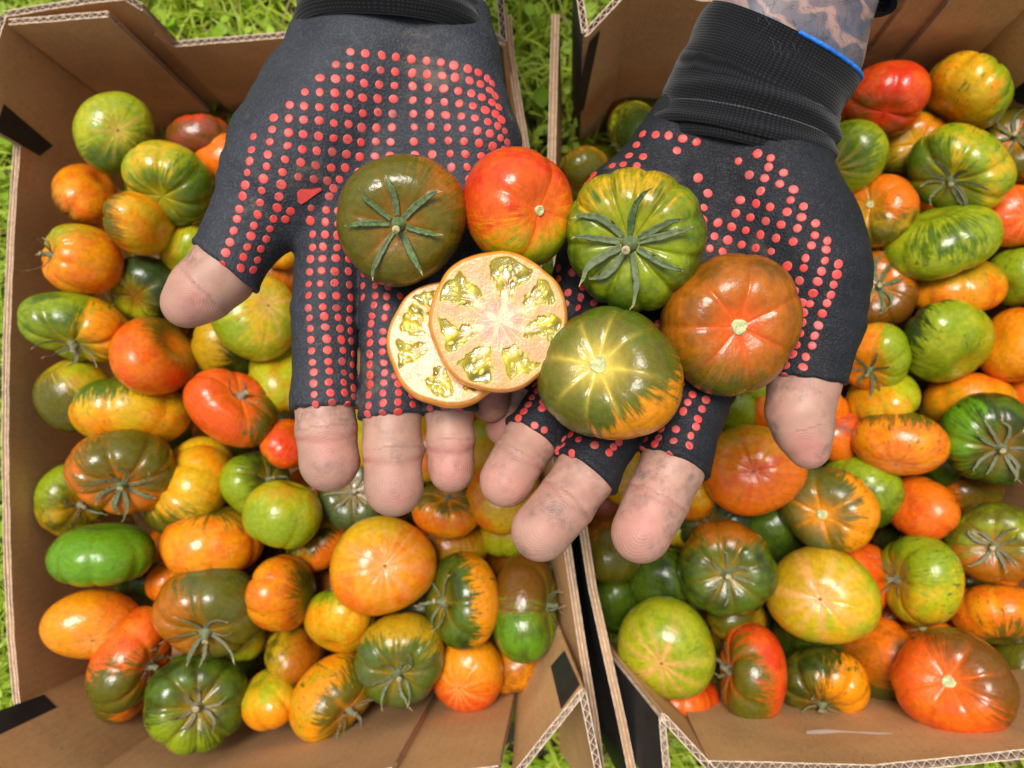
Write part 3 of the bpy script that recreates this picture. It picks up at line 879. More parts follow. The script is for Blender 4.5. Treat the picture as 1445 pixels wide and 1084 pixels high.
T('L',207,832,42,38,0,0,0,'n','DG','DG','G',(0,0,1),.9,.2,1.6,(0,0),"very dark green tomato deep in the gap right of the bright green oblong one")
T('L',133,881,66,48,-12,.02,.52,'b','OY','O','OY',(.9,-.1,.1),.25,.35,-.1,(0,0),"light orange tomato with a tiny blossom dot, lower left by the wall",ra=.15)
T('L',186,930,72,50,-66,.75,.25,'s','RO','OL','O',(-.1,.85,.3),.35,.7,-.1,(7,.10),"red orange and olive tomato lying on its side, stem to the right, lower left corner",ns=6,dry=.7,sl=.45)
T('L',168,985,46,34,10,-.9,-.1,'n','O','OL','OY',(-.6,.6,0),.5,.6,1,(0,0),"orange tomato with green flecks under the red orange and olive one, bottom left corner")
T('L',297,862,76,60,4,-.1,.72,'s','OL','BO','GG',(-.9,.2,.1),.42,.8,-.2,(6,.10),"large olive green tomato with orange left side and open calyx, above the darkest green one",ns=7,dry=.45,sl=.65)
T('L',335,898,42,36,0,0,1,'n','YO','LG','YG',(0,1,0),.5,.2,1,(0,0),"yellow green tomato showing as a crescent below the large olive green one")
T('L',278,990,71,68,0,.05,.2,'s','G','LG','DG',(-.3,.9,.1),.75,.3,-.2,(8,.12),"darkest green ribbed tomato with a dry curled calyx, bottom of the left box",ns=6,dry=.85,sl=.45)
T('L',243,822,34,30,0,0,1,'n','O','OY','O',(0,0,1),.9,.1,1.2,(0,0),"small orange tomato showing between the broad orange and the large olive green one")
T('L',398,838,54,44,76,-.9,-.2,'n','O','OL','OY',(.9,.0,.1),.62,.8,0,(7,.07),"upright orange tomato with a green streaked right edge, left of the big bright orange one")
T('L',450,768,46,32,-32,-.5,-.6,'c','DG','O','YO',(.7,.7,.2),.3,.6,1,(7,.10),"narrow dark green and orange striped tomato in the gap below the lime yellow one",sc=0)
T('L',481,876,49,43,15,.3,-.9,'n','Y','LG','OY',(.1,-1,.1),.42,.5,.4,(0,0),"yellow orange tomato with a green top, tucked below the big bright orange one")
T('L',540,798,70,67,10,.05,.02,'b','OY','Y','O',(-.4,-.8,.1),.55,.15,-.4,(0,0),"big bright orange tomato with a star shaped blossom mark, below the bare middle fingertip",ra=.45)
T('L',417,921,45,39,0,-.7,.5,'n','YO','BO','OL',(.7,.2,.2),.2,.3,.8,(6,.06),"brownish orange tomato in the gap between the yellow and the green capped ones")
T('L',382,986,50,37,82,.6,.7,'n','Y','OY','YG',(0,.8,.1),.25,.2,.2,(0,0),"upright yellow tomato on the near wall, right of the darkest green one")
T('L',470,982,66,46,-48,.62,.55,'s','OY','OL','YO',(.7,.1,.3),.25,1,0,(6,.06),"orange and olive striped tomato on its side, stem at lower right, near wall",ns=6,dry=.6,sl=.5,k=.9)
T('L',565,930,61,61,0,-.08,.55,'s','G','YO','GG',(.1,-1,.1),.30,.6,-.3,(9,.09),"round green tomato with olive yellow top and pale calyx, bottom centre of the left box",ns=7,dry=.3,sl=.55)
T('L',652,848,63,50,86,-.80,.05,'s','G','OY','DG',(1,-.2,.1),.30,1,-.25,(6,.10),"half green, half orange tomato with dark calyx at its left, near the two tone one",ns=6,dry=.4,sl=.6)
T('L',660,950,50,50,0,-.3,.5,'b','OY','RO','OY',(-.1,1,.1),.45,.3,.3,(0,0),"round orange tomato with a tiny blossom tip, behind the bottom centre green one",ra=.1)
T('L',718,930,44,46,0,.5,.5,'n','BO','OL','OY',(.3,-.9,0),.35,.6,1,(0,0),"brownish orange tomato in the near right corner of the left box")
T('L',742,857,70,47,88,.93,0,'s','BG','BR','G',(.1,-1,.1),.05,.6,0,(5,.10),"two tone tomato, rusty brown above and vivid green below, beside the middle walls",ns=5,dry=.5,sl=.45,hard=1)
T('L',597,868,38,36,0,0,-.5,'n','GG','OL','DG',(0,0,1),.9,.3,1.2,(0,0),"greyish green tomato mostly hidden behind the bottom centre green one")
T('L',629,720,45,36,0,.1,-.70,'s','OY','OL','O',(.1,-1,.1),.15,.8,.2,(7,.07),"small orange tomato with an olive top, just below the bare ring fingertip",ns=4,dry=.7,sl=.3)
T('L',500,698,56,42,8,-.1,-.1,'s','TG','GG','OL',(.3,.2,.7),.5,.3,.8,(8,.12),"grey green ribbed tomato with a dry calyx, between the bare index and middle fingertips",ns=6,dry=.8,sl=.7)
T('L',638,768,50,34,0,0,.9,'n','YO','BO','Y',(0,-.5,.5),.6,.2,1.1,(9,.05),"brownish yellow tomato in shade under the small orange one with the olive top")
T('L',712,700,52,50,0,-.4,.6,'n','OY','Y','O',(.6,.1,.5),.3,.4,.6,(0,0),"orange yellow tomato glimpsed behind the bare ring fingertip of the hand on the right")
T('L',722,748,52,36,15,0,1,'n','YO','YG','Y',(0,.8,.1),.3,.3,1.1,(0,0),"yellow green tomato under the orange yellow one beside the middle walls")
T('L',690,632,44,40,0,0,0,'n','Y','YG','OY',(0,-1,.1),.4,.2,1,(0,0),"yellow tomato seen between the hands under the pinky fingertips")
T('L',393,344,34,34,0,0,0,'n','OY','Y','OY',(0,0,1),.9,.0,.8,(0,0),"orange yellow tomato showing in the fork between gloved thumb and index finger")
T('L',392,392,42,34,0,0,-.8,'n','BO','O','BR',(0,.6,.1),.5,.1,1.3,(0,0),"brownish orange tomato in shade under the fork of thumb and index finger")
T('L',515,622,46,44,0,0,0,'n','Y','YG','OY',(0,0,1),.9,.2,1,(0,0),"yellow tomato glimpsed between the bare index and middle fingers")
T('L',600,632,46,42,0,0,0,'n','OY','O','Y',(0,0,1),.9,.2,1.1,(0,0),"orange tomato glimpsed between the bare middle and ring fingers")
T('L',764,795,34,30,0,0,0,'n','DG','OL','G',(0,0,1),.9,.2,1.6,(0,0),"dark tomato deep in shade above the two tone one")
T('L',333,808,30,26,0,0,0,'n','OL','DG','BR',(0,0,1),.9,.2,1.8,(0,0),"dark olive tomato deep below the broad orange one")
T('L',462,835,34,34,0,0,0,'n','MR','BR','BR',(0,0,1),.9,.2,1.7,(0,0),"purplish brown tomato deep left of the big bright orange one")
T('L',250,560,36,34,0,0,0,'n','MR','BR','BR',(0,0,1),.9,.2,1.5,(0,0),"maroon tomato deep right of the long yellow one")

# ---- right box ------------------------------------------------------------
T('R',1250,140,57,51,8,.05,.55,'c','R','BR','RO',(-.2,.75,.5),.62,.1,0,(4,.13),"bright red tomato with a creased brown patch, against the far wall of the right box",ra=.0,sc=0)
T('R',1366,130,62,50,8,.5,-.8,'n','Y','LG','OY',(.8,-.2,-.1),.42,.9,0,(0,0),"large golden yellow tomato with green streaked edges, right of the bright red one")
T('R',1200,222,46,52,0,-.5,.4,'b','LG','G','YG',(-.1,-.1,.9),.72,.4,.2,(0,0),"glossy green tomato with a darker middle, beside the black knitted cuff",ra=.2)
T('R',1288,206,48,44,0,.2,-.1,'c','YO','OL','O',(.1,.8,.1),.25,.3,.8,(6,.08),"olive orange tomato partly hidden under the bright red and the big calyxed green one",ra=.4,sc=0)
T('R',1352,240,71,60,10,-.18,.42,'s','LG','G','Y',(-.7,.5,.2),.18,.9,-.2,(7,.12),"big yellow and green streaked tomato with a long dark calyx, near the right edge",ns=8,dry=.3,sl=.65)
T('R',1432,208,52,54,0,-.05,-.45,'s','BO','OL','O',(0,-.4,.6),.2,.5,.7,(6,.10),"olive brown tomato with bold green calyx, cut by the right edge near the top",ns=7,dry=.1,sl=.75)
T('R',1242,298,50,48,0,-.45,-.3,'c','OL','O','YO',(.2,-.8,.2),.38,.7,.3,(6,.09),"olive tomato with orange shoulders and a small scar, right of the glove's edge",ra=.6,sc=.10)
T('R',1176,296,40,50,0,-.9,0,'n','G','YG','LG',(.4,-.7,.3),.2,.9,.5,(0,0),"green striped tomato half behind the glove, above its thumb base")
T('R',1326,343,76,45,-14,.3,.9,'n','LG','G','YG',(.1,-.1,.5),.88,.9,0,(4,.06),"long bright green tomato lying above the narrow orange one",k=.8)
T('R',1428,306,46,46,0,.5,0,'b','O','RO','OY',(0,0,1),.6,.1,.3,(0,0),"salmon orange tomato cut by the right edge, beside the long bright green one",ra=.1)
T('R',1238,412,50,56,0,.05,-.25,'s','BO','BR','O',(0,.8,.2),.0,.2,.6,(8,.10),"rusty brown tomato with a bushy green calyx, right of the gloved thumb",ns=7,dry=.1,sl=.70)
T('R',1348,405,64,34,-10,.0,.95,'n','OY','YO','O',(0,-.8,.1),.4,.7,.5,(7,.04),"narrow orange yellow tomato squeezed under the long bright green one")
T('R',1436,392,40,44,0,.4,-.4,'n','G','LG','LG',(0,-.3,.6),.5,.9,.4,(0,0),"green striped tomato cut by the right edge, below the salmon orange one")
T('R',1335,482,66,50,-12,-.6,-.7,'n','LG','DG','YG',(-.9,-.3,.1),.45,.8,0,(0,0),"large smooth green tomato with a dark left shoulder, middle right")
T('R',1235,505,46,47,0,-.25,.62,'s','OY','LG','O',(.9,.0,.1),.15,.3,.1,(7,.08),"orange tomato turning lime at the right, calyx below, beside the gloved thumb's hem",ns=7,dry=.1,sl=.75)
T('R',1245,562,56,32,0,.5,.8,'n','Y','YG','OY',(.5,-.6,.1),.4,.3,.8,(6,.06),"yellow orange tomato beneath the bushy calyx of the orange and lime one")
T('R',1432,488,46,56,0,.6,.3,'n','O','OY','OY',(0,0,1),.7,.5,.3,(0,0),"plain orange tomato cut by the right edge, beside the large smooth green one")
T('R',1366,572,66,46,5,0,-.95,'n','OY','O','YO',(0,-.8,.1),.6,.4,.5,(0,0),"pale orange tomato behind the darkest green calyxed one at the right edge")
T('R',1400,620,72,62,5,.28,.35,'s','DG','BG','G',(-.6,-.1,.4),.68,.5,-.3,(8,.09),"darkest green tomato with a large grey calyx at the right edge, over the olive one",ns=8,dry=.45,sl=.7)
T('R',1268,625,61,45,2,-.1,.75,'b','O','OL','OY',(0,-1,.1),.68,1,0,(0,0),"orange tomato with dark green drips from its top, right of the bare thumb",ra=.15)
T('R',1190,618,36,38,0,0,0,'n','MR','O','RO',(0,.4,.4),.7,.1,1,(0,0),"dull reddish tomato in shade just right of the bare thumb")
T('R',1165,578,28,28,0,0,0,'n','O','RO','OY',(0,0,1),.9,.0,1,(0,0),"small orange tomato peeping out behind the bare thumb")
T('R',1062,663,68,62,5,.03,.05,'b','OY','O','YO',(.1,.8,.3),.1,.4,-.2,(0,0),"big orange tomato with a red star mark, left of the bare thumb",ra=.8,rc='R')
T('R',1168,718,67,57,14,-.2,.2,'c','OL','OY','GG',(.9,.1,.0),.48,.9,-.1,(6,.09),"olive green tomato with orange rim and glowing yellow rays, below the bare thumb",ra=.9,rc='OY',sc=.11)
T('R',1213,694,54,52,30,.5,-.6,'n','G','LG','LG',(.2,-.7,.2),.35,.7,.8,(0,0),"green tomato tucked behind the olive one with yellow rays")
T('R',1300,717,46,46,0,.5,.3,'n','RO','O','O',(.4,-.4,.2),.4,.6,.3,(0,0),"red orange round tomato left of the olive green one with the star calyx")
T('R',1372,698,40,36,0,0,0,'n','BR','O','OL',(-.8,0,.1),.4,.4,1.2,(0,0),"dark brownish tomato in the gap under the darkest green calyxed one")
T('R',1402,766,63,59,0,0,.12,'s','OL','BO','LG',(-.2,.9,.1),.42,.8,-.2,(8,.07),"olive green tomato with rusty lower rim and flat star calyx, right edge",ns=7,dry=.55,sl=.6)
T('R',1025,803,68,63,0,0,.18,'s','G','BO','DG',(-.1,-1,.0),.50,.8,-.2,(8,.10),"dark green ribbed tomato with a rusty upper rim and small calyx, lower middle",ns=6,dry=.4,sl=.45)
T('R',1160,840,76,66,18,-.05,.1,'b','Y','YO','YG',(-.6,-.4,.2),.35,.25,-.3,(0,0),"big yellow tomato with a pale star mark, right of the dark green ribbed one",ra=.65,rc='PK')
T('R',1215,815,40,52,-15,0,0,'n','RO','O','O',(0,.5,.2),.7,.2,.9,(0,0),"red orange tomato partly behind the big yellow star marked one")
T('R',1297,817,54,64,0,-.85,.02,'s','YG','LG','Y',(.0,-.7,.3),.35,1,0,(6,.08),"yellow green striped tomato with a withered stem on its left side",ns=5,dry=.9,sl=.4)
T('R',1407,866,60,43,10,.0,-.95,'n','O','OL','OY',(.3,.9,.1),.62,1,.2,(7,.06),"orange oval tomato with dark green drips, right edge above the biggest orange red one")
T('R',940,914,70,63,8,-.15,.40,'b','LG','YG','YG',(-.8,.3,.1),.35,.7,-.2,(0,0),"large lime green tomato with a small brown blossom star, lower left of the right box",ra=.45)
T('R',1060,950,71,45,84,-.92,-.1,'s','RO','OL','R',(-.5,.3,.45),.35,.3,0,(6,.11),"tall red orange tomato with olive middle and stem at its left, near wall",ns=5,dry=.5,sl=.5)
T('R',1160,966,63,49,20,-.1,.82,'s','DG','OY','OL',(.7,.3,.2),.35,1,0,(9,.12),"dark green and orange striped ribbed tomato with curled calyx below, near wall",ns=7,dry=.4,sl=.45)
T('R',1235,928,68,46,-70,.8,-.3,'n','BO','OL','O',(.3,.8,.0),.45,.6,.5,(7,.07),"rusty orange tomato standing between the striped one and the biggest orange red one")
T('R',1345,963,79,77,8,-.12,-.02,'c','RO','BR','O',(.8,-.5,.1),.22,.2,-.9,(8,.05),"biggest tomato of the right box, orange red with brown half and pale round scar",ra=.55,rc='O',sc=.11,d=.361)
T('R',1438,950,42,56,0,.5,0,'n','YO','OL','Y',(0,-.4,.3),.3,.6,.4,(0,0),"olive yellow tomato cut by the right edge, beside the biggest orange red one")
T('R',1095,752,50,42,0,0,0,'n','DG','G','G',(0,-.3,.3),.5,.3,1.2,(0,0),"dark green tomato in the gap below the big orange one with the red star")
T('R',1010,738,58,40,0,-.3,.2,'s','DG','TG','G',(0,0,1),.6,.1,1,(10,.13),"glossy blackish green ribbed tomato behind the dark green ribbed one",ns=4,dry=.7,sl=.3)
T('R',934,820,44,46,0,.2,-.3,'n','DG','G','G',(-.8,.2,.0),.35,.3,.9,(5,.06),"glossy dark green tomato right of the middle walls, below the bare index fingertip")
T('R',866,770,40,56,0,0,0,'n','BR','OL','BO',(0,.4,.3),.2,.7,1,(0,0),"rusty olive tomato in shade just right of the middle walls")
T('R',958,988,56,30,0,0,1,'n','RO','O','R',(0,0,1),.9,.1,.7,(0,0),"flat looking red orange tomato under the large lime green one")
T('R',1040,872,52,34,0,0,0,'n','YO','OL','BO',(0,0,1),.5,.4,1,(0,0),"olive orange tomato glimpsed under the dark green ribbed one")
T('R',1140,903,58,42,10,0,0,'n','DG','G','OL',(0,.6,.1),.5,.4,1,(0,0),"dark green tomato glimpsed under the big yellow star marked one")
T('R',978,704,28,30,0,0,0,'n','OY','Y','O',(0,0,1),.9,.1,.8,(0,0),"small golden orange tomato right of the bare index fingertip")
T('R',958,740,30,30,0,0,0,'n','Y','YG','YG',(0,0,1),.9,.1,1.1,(0,0),"small yellow tomato touching the right side of the bare index fingertip")
T('R',1036,577,36,32,0,0,-.5,'n','OL','LG','G',(.3,.3,.2),.3,.3,1,(6,.07),"olive green tomato below the brown one held in the hand")
T('R',1006,608,26,24,0,0,0,'n','LG','YG','LG',(0,0,1),.9,.0,1.1,(0,0),"small pale lime tomato right of the gloved index finger")
T('R',1082,588,30,32,0,0,0,'n','BO','O','BR',(0,0,1),.7,.2,1,(0,0),"brown orange tomato just left of the bare thumb's base")
T('R',883,665,36,48,0,0,0,'n','Y','YO','OY',(0,0,1),.9,.1,1,(0,0),"yellow orange tomato between the bare middle and index fingers")
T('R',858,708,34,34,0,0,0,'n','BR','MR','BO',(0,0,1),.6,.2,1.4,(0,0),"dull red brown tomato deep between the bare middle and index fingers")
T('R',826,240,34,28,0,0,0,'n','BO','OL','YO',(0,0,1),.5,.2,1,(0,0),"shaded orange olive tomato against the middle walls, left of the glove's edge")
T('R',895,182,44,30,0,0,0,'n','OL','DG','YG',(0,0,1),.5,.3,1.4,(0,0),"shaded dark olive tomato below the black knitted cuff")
T('R',1184,150,24,28,0,0,0,'n','OY','O','OY',(0,0,1),.9,.0,1,(0,0),"sliver of an orange tomato between the knitted cuff and the bright red one")
T('R',1303,893,40,28,0,0,-.3,'c','BR','O','BO',(0,0,1),.5,.2,1.2,(6,.08),"small brown tomato with a pale scar, above the biggest orange red one",sc=.12)
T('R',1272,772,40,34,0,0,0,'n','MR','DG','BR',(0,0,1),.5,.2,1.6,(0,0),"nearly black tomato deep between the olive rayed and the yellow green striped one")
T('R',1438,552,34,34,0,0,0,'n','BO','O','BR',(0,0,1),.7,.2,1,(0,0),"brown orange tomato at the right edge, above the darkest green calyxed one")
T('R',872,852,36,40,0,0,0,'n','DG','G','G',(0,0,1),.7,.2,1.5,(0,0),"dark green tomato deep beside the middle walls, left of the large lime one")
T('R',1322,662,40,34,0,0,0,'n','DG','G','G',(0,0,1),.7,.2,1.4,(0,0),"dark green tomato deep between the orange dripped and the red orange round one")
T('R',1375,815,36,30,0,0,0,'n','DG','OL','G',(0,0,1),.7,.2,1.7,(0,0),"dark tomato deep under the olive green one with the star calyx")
T('R',1078,530,40,36,0,0,0,'n','YG','LG','G',(0,0,1),.7,.2,1.2,(0,0),"green tomato glimpsed left of the gloved thumb's hem")

# ---- held in the hands ------------------------------------------------------
T('H',567,311,88,95,8,-.09,.10,'s','OL','BO','OL',(.75,-.65,.15),.88,.1,0,(6,.03),"smooth dark olive tomato with seven pointed calyx, held in the left gloved palm",ns=7,dry=.05,sl=.86,d=.245,ra=.55,rc='BO',sd=5,lift=.06,sw=1.15,sb=.3)
T('H',731,294,86,73,62,.50,.05,'c','RO','LG','R',(.25,.95,.1),.38,.1,0,(4,.06),"held tomato, red above and yellow green below, between the two calyxed ones",ra=.30,rc='O',sc=.085,d=.247,k=.95,sf=.5,cm='OY')
T('H',895,339,98,101,0,-.10,.08,'s','G','Y','LG',(-.1,-.8,.45),.86,.4,0,(11,.085),"strongly ribbed green held tomato with yellow top and long curled calyx",ns=9,dry=.15,sl=.92,d=.245,ra=.65,rc='YG',sd=9,lift=.16,sw=1.45,sb=.8,sf=.3)
T('H',860,529,97,96,0,-.25,-.22,'c','OL','OY','G',(.65,.75,-.1),.48,.5,0,(8,.045),"held green tomato with orange lower edge and yellow rays, beside the cut slices",ra=.68,rc='PY',sc=.115,d=.238)
T('H',1030,458,97,101,0,.20,.05,'c','BO','OL','BR',(-.3,.9,.1),.70,.1,0,(7,.06),"held brownish orange tomato with pale rays and round green scar, by the right thumb",ra=.85,rc='RO',sc=.105,d=.245)

def build_tomatoes():
    L0 = {-1: 0}
    items = []
    for i, t in enumerate(TOMS):
        d = t.get('d') or 0.398 + 0.022 * t['layer'] + (0.0 if t['box'] == 'L' else 0.0)
        items.append([t, d])
    # settle: whatever lies underneath sinks along its line of sight until it no longer cuts into the one above
    def geo(t, d):
        r = ray(t['x'], t['y'])
        cosn = 1.0 / r.length
        s = d / F0 * math.sqrt(cosn)
        return C0 + r * d, s
    order = sorted([k for k in range(len(items)) if items[k][0]['box'] != 'H'], key=lambda k: items[k][1])
    for it in range(3):
        for n_, k in enumerate(order):
            t, d = items[k]
            for j in order[:n_]:
                tj, dj = items[j]
                if tj['layer'] >= t['layer'] - 0.001 and tj['layer'] >= t['layer']:
                    continue
                for _ in range(12):
                    p, s = geo(t, items[k][1]); pj, sj = geo(tj, dj)
                    need = 0.80 * (s * math.sqrt(t['a'] * t['b']) + sj * math.sqrt(tj['a'] * tj['b']))
                    if (p - pj).length < need and items[k][1] < 0.462:
                        items[k][1] += 0.002
                    else:
                        break
    for i, (t, d) in enumerate(items):
        rs = np.random.default_rng(100 + i + t.get('sd', 0) * 1000)
        pos, s = geo(t, d)
        w = -ray(t['x'], t['y']).normalized()
        rt_ = (R3 @ Vector((1, 0, 0))); rt_ = (rt_ - w * rt_.dot(w)).normalized()
        up = w.cross(rt_).normalized()
        u, v = t['u'], t['v']
        m = math.hypot(u, v)
        if t['kind'] == 'n':                     # the stem end is turned away
            if m < 0.05:
                a_ = rs.uniform(0, 6.28); u, v = 0.8 * math.cos(a_), 0.8 * math.sin(a_); m = 0.8
            qz = -math.sqrt(max(0.0, 1 - min(m, 0.97) ** 2))
        else:
            qz = math.sqrt(max(0.02, 1 - min(m, 0.985) ** 2))
        pole = (rt_ * u - up * v + w * qz).normalized()
        mm = min(1.0, m)
        rot = math.radians(t['rot'])
        A = Vector((math.cos(rot), math.sin(rot))); B = Vector((-A.y, A.x))
        if m > 0.08:
            du = Vector((u, v)).normalized()
        else:
            du = B.copy()
        de = Vector((-du.y, du.x))
        def ext_(dv):
            return math.sqrt((t['a'] * dv.dot(A)) ** 2 + (t['b'] * dv.dot(B)) ** 2)
        hu, he = ext_(du), ext_(de)
        k = t.get('k', 0.80)
        sx = he * s
        szz = k * math.sqrt(hu * he) * s
        pz = mm * mm
        rem = (hu * s) ** 2 - szz ** 2 * pz
        if rem > (0.55 * he * s) ** 2 * (1 - pz) and pz < 0.9:
            sy = math.sqrt(rem / (1 - pz))
            sy = min(max(sy, 0.7 * he * s), 1.35 * he * s)
        else:
            sy = he * s * 0.95
            if pz > 0.05:
                r2 = (hu * s) ** 2 - sy ** 2 * (1 - pz)
                szz = math.sqrt(max((0.6 * hu * s) ** 2, r2) / pz) if pz > 0.3 else szz
                szz = min(max(szz, 0.62 * he * s), 1.15 * he * s)
        ex = (rt_ * de.x - up * de.y); ex = (ex - pole * ex.dot(pole)).normalized()
        ey = pole.cross(ex)
        Rm = Matrix((ex, ey, pole)).transposed()
        big = t['box'] == 'H'
        lob = t['lob']
        if t['kind'] == 'n' and lob[1] < .075: lob = (max(lob[0], int(rs.integers(5, 9))), rs.uniform(.045, .085))
        if t['kind'] == 'b': lob = (int(rs.integers(6, 9)), .018)
        f = tom_surface(t['kind'], lob[0], lob[1], rs)
        small = t['layer'] >= 1 and not big
        me = tom_mesh('tomato', f, 176 if big else 64 if small else 96, 96 if big else 34 if small else 52)
        corr = 1.015 if big else 1.065
        o = bpy.data.objects.new('tomato', me); col.objects.link(o)
        o.location = pos
        o.rotation_mode = 'QUATERNION'; o.rotation_quaternion = Rm.to_quaternion()
        o.scale = (sx * corr, sy * corr, szz * corr)
        o['c1'] = PAL[t['c1']]; o['c2'] = PAL[t['c2']]; o['c3'] = PAL[t['c3']]
        dw = (rt_ * t['dr'][0] - up * t['dr'][1] + w * t['dr'][2]).normalized()
        o['dv'] = tuple(float(c) for c in (Rm.transposed() @ dw))
        o['sv'] = tuple(float(c) for c in rs.uniform(-40, 40, 3))
        o['par'] = (float(t['thr']), float(t.get('sf', 0.20 if t['dash'] > .45 else 0.32)), float(t['dash']))
        o['cm'] = PAL[t['cm']] if 'cm' in t else tuple(0.5 * a_ + 0.5 * b_ for a_, b_ in zip(PAL[t['c1']], PAL[t['c2']]))
        rc = np.array(PAL[t.get('rc', 'PK' if t['kind'] == 'b' else 'OY')]) ; ra = t.get('ra', 0.25); ra = min(.95, ra + .25) if t['kind'] == 'b' else ra
        base = np.array(PAL[t['c1']])
        o['rc'] = tuple(float(c) for c in base * (1 - ra) + rc * ra)
        for k_ in ('sv', 'dv'):
            pass
        grp = {'L': 'tomatoes in the left box', 'R': 'tomatoes in the right box', 'H': 'tomatoes held in the gloved hands'}[t['box']]
        tag(o, t['label'], 'tomato', grp)
        if t['kind'] == 's':
            make_calyx(o, f, rs, t.get('ns', 6), t.get('sl', .6), t.get('dry', .3), t.get('lift', .10), sw=t.get('sw', 1.15), sb=t.get('sb', 1))
        elif t['kind'] == 'b':
            make_tip(o, f)
        elif t['kind'] == 'c' and t.get('sc', .08):
            make_scar(o, f, t.get('sc', .08))
    # the layer beneath, which only shows through the gaps
    placed = [(Vector(geo(t, d)[0]), math.sqrt(t['a'] * t['b']) * geo(t, d)[1]) for t, d in items if t['box'] != 'H']
    used = set(); done = set()
    def look(p, r):
        best = None
        for ci, co in enumerate((Vector((0, 0, 0)), Vector((.07, 0, 0)), Vector((-.07, 0, 0)), Vector((0, .07, 0)), Vector((0, -.07, 0)))):
            eye = C0 + co; free = 0
            for k in range(13):
                a = k * 2.4; rr_ = r * 0.95 * math.sqrt(k / 12)
                tgt = p + Vector((rr_ * math.cos(a), rr_ * math.sin(a), r * .3)); d_ = (tgt - eye).normalized(); dist = (tgt - eye).length
                for a_, b_ in placed:
                    oc = a_ - eye; tt = oc.dot(d_)
                    if tt < dist and (oc - d_ * tt).length < b_ * 0.93:
                        break
                else:
                    free += 1
            if ci == 0: main = free
            if free and best is None: best = free
        if best is None: return None, None
        cand = sorted((( (Vector(a_.xy) - Vector(p.xy)).length), k) for k, (a_, b_) in enumerate(placed) if a_.z > 0.06 and k not in used)[:1]
        k = cand[0][1]; dv_ = p - placed[k][0]
        if main >= 2: used.add(k)
        w_ = ('right of' if dv_.x > 0 else 'left of') if abs(dv_.x) > abs(dv_.y) else ('above' if dv_.y > 0 else 'below')
        ws = names[k].replace(',', '').split()
        cut = next((j for j, x_ in enumerate(ws) if x_ == 'tomato'), 4) + 1
        nm_ = ' '.join(ws[:min(cut + 3, 7)])
        while nm_.split()[-1] in ('with', 'a', 'the', 'in', 'and', 'at', 'of', 'by', 'its', 'under', 'below', 'on', 'an', 'to', 'near', 'between', 'against', 'behind', 'from', 'just', 'lying', 'right', 'left', 'above', 'beside'):
            nm_ = ' '.join(nm_.split()[:-1])
        return main, (nm_, w_)
    names = [t['label'] for t, d in items if t['box'] != 'H']
    prot = [tom_mesh('tomato', tom_surface('n', 5, .05, np.random.default_rng(900 + k)), 40, 22) for k in range(4)]
    for side, x0, x1, lab in (('L', -0.268, -0.035, 'shaded tomato deep under the top layer of the left box, glimpsed through a gap'),
                              ('R', 0.040, 0.275, 'shaded tomato deep under the top layer of the right box, glimpsed through a gap')):
        yy, row = -0.145, 0
        while yy < 0.235:
            xx = x0 + (0.022 if row % 2 else 0) + ((-0.018 + max(0, -yy) * 0.15) if side == 'R' else 0)
            while xx < x1:
                p = Vector((xx + rnd.uniform(-.004, .004) + (0.012 if side == 'L' and yy < -.03 else 0), yy + rnd.uniform(-.004, .004), 0.027 + rnd.uniform(-.004, .004)))
                r = rnd.uniform(0.0195, 0.0225)
                seen_n, near_ = look(p, r)
                if seen_n is not None:
                    o = bpy.data.objects.new('tomato', rnd.choice(prot)); col.objects.link(o)
                    o.location = p; o.scale = (r, r, r * .82)
                    o.rotation_euler = [rnd.uniform(0, 6.28) for _ in range(3)]
                    cs = rnd.choice([('OL', 'BO', 'G'), ('DG', 'G', 'OL'), ('BO', 'OL', 'O'), ('O', 'OL', 'OY')])
                    o['c1'], o['c2'], o['c3'] = PAL[cs[0]], PAL[cs[1]], PAL[cs[2]]
                    o['dv'] = (rnd.uniform(-1, 1), rnd.uniform(-1, 1), rnd.uniform(-1, 1)); o['sv'] = tuple(rnd.uniform(-30, 30) for _ in range(3))
                    o['par'] = (.3, .15, .5); o['rc'] = PAL['OL']; o['cm'] = PAL['BO']
                    word = {'OL': 'olive', 'DG': 'dark green', 'BO': 'brownish', 'O': 'orange'}[cs[0]]
                    if seen_n >= 2:
                        lab_ = 'shaded %s tomato deep in the gap %s the %s' % (word, near_[1], near_[0])
                        if lab_ in done: lab_ = lab_.replace('shaded', 'second shaded')
                        lab_ = ' '.join(lab_.split()[:16]); done.add(lab_)
                    else:
                        lab_ = lab
                    tag(o, lab_, 'tomato', 'tomatoes in the %s box' % ('left' if side == 'L' else 'right'))
                xx += 0.044
            yy += 0.040; row += 1
build_tomatoes()
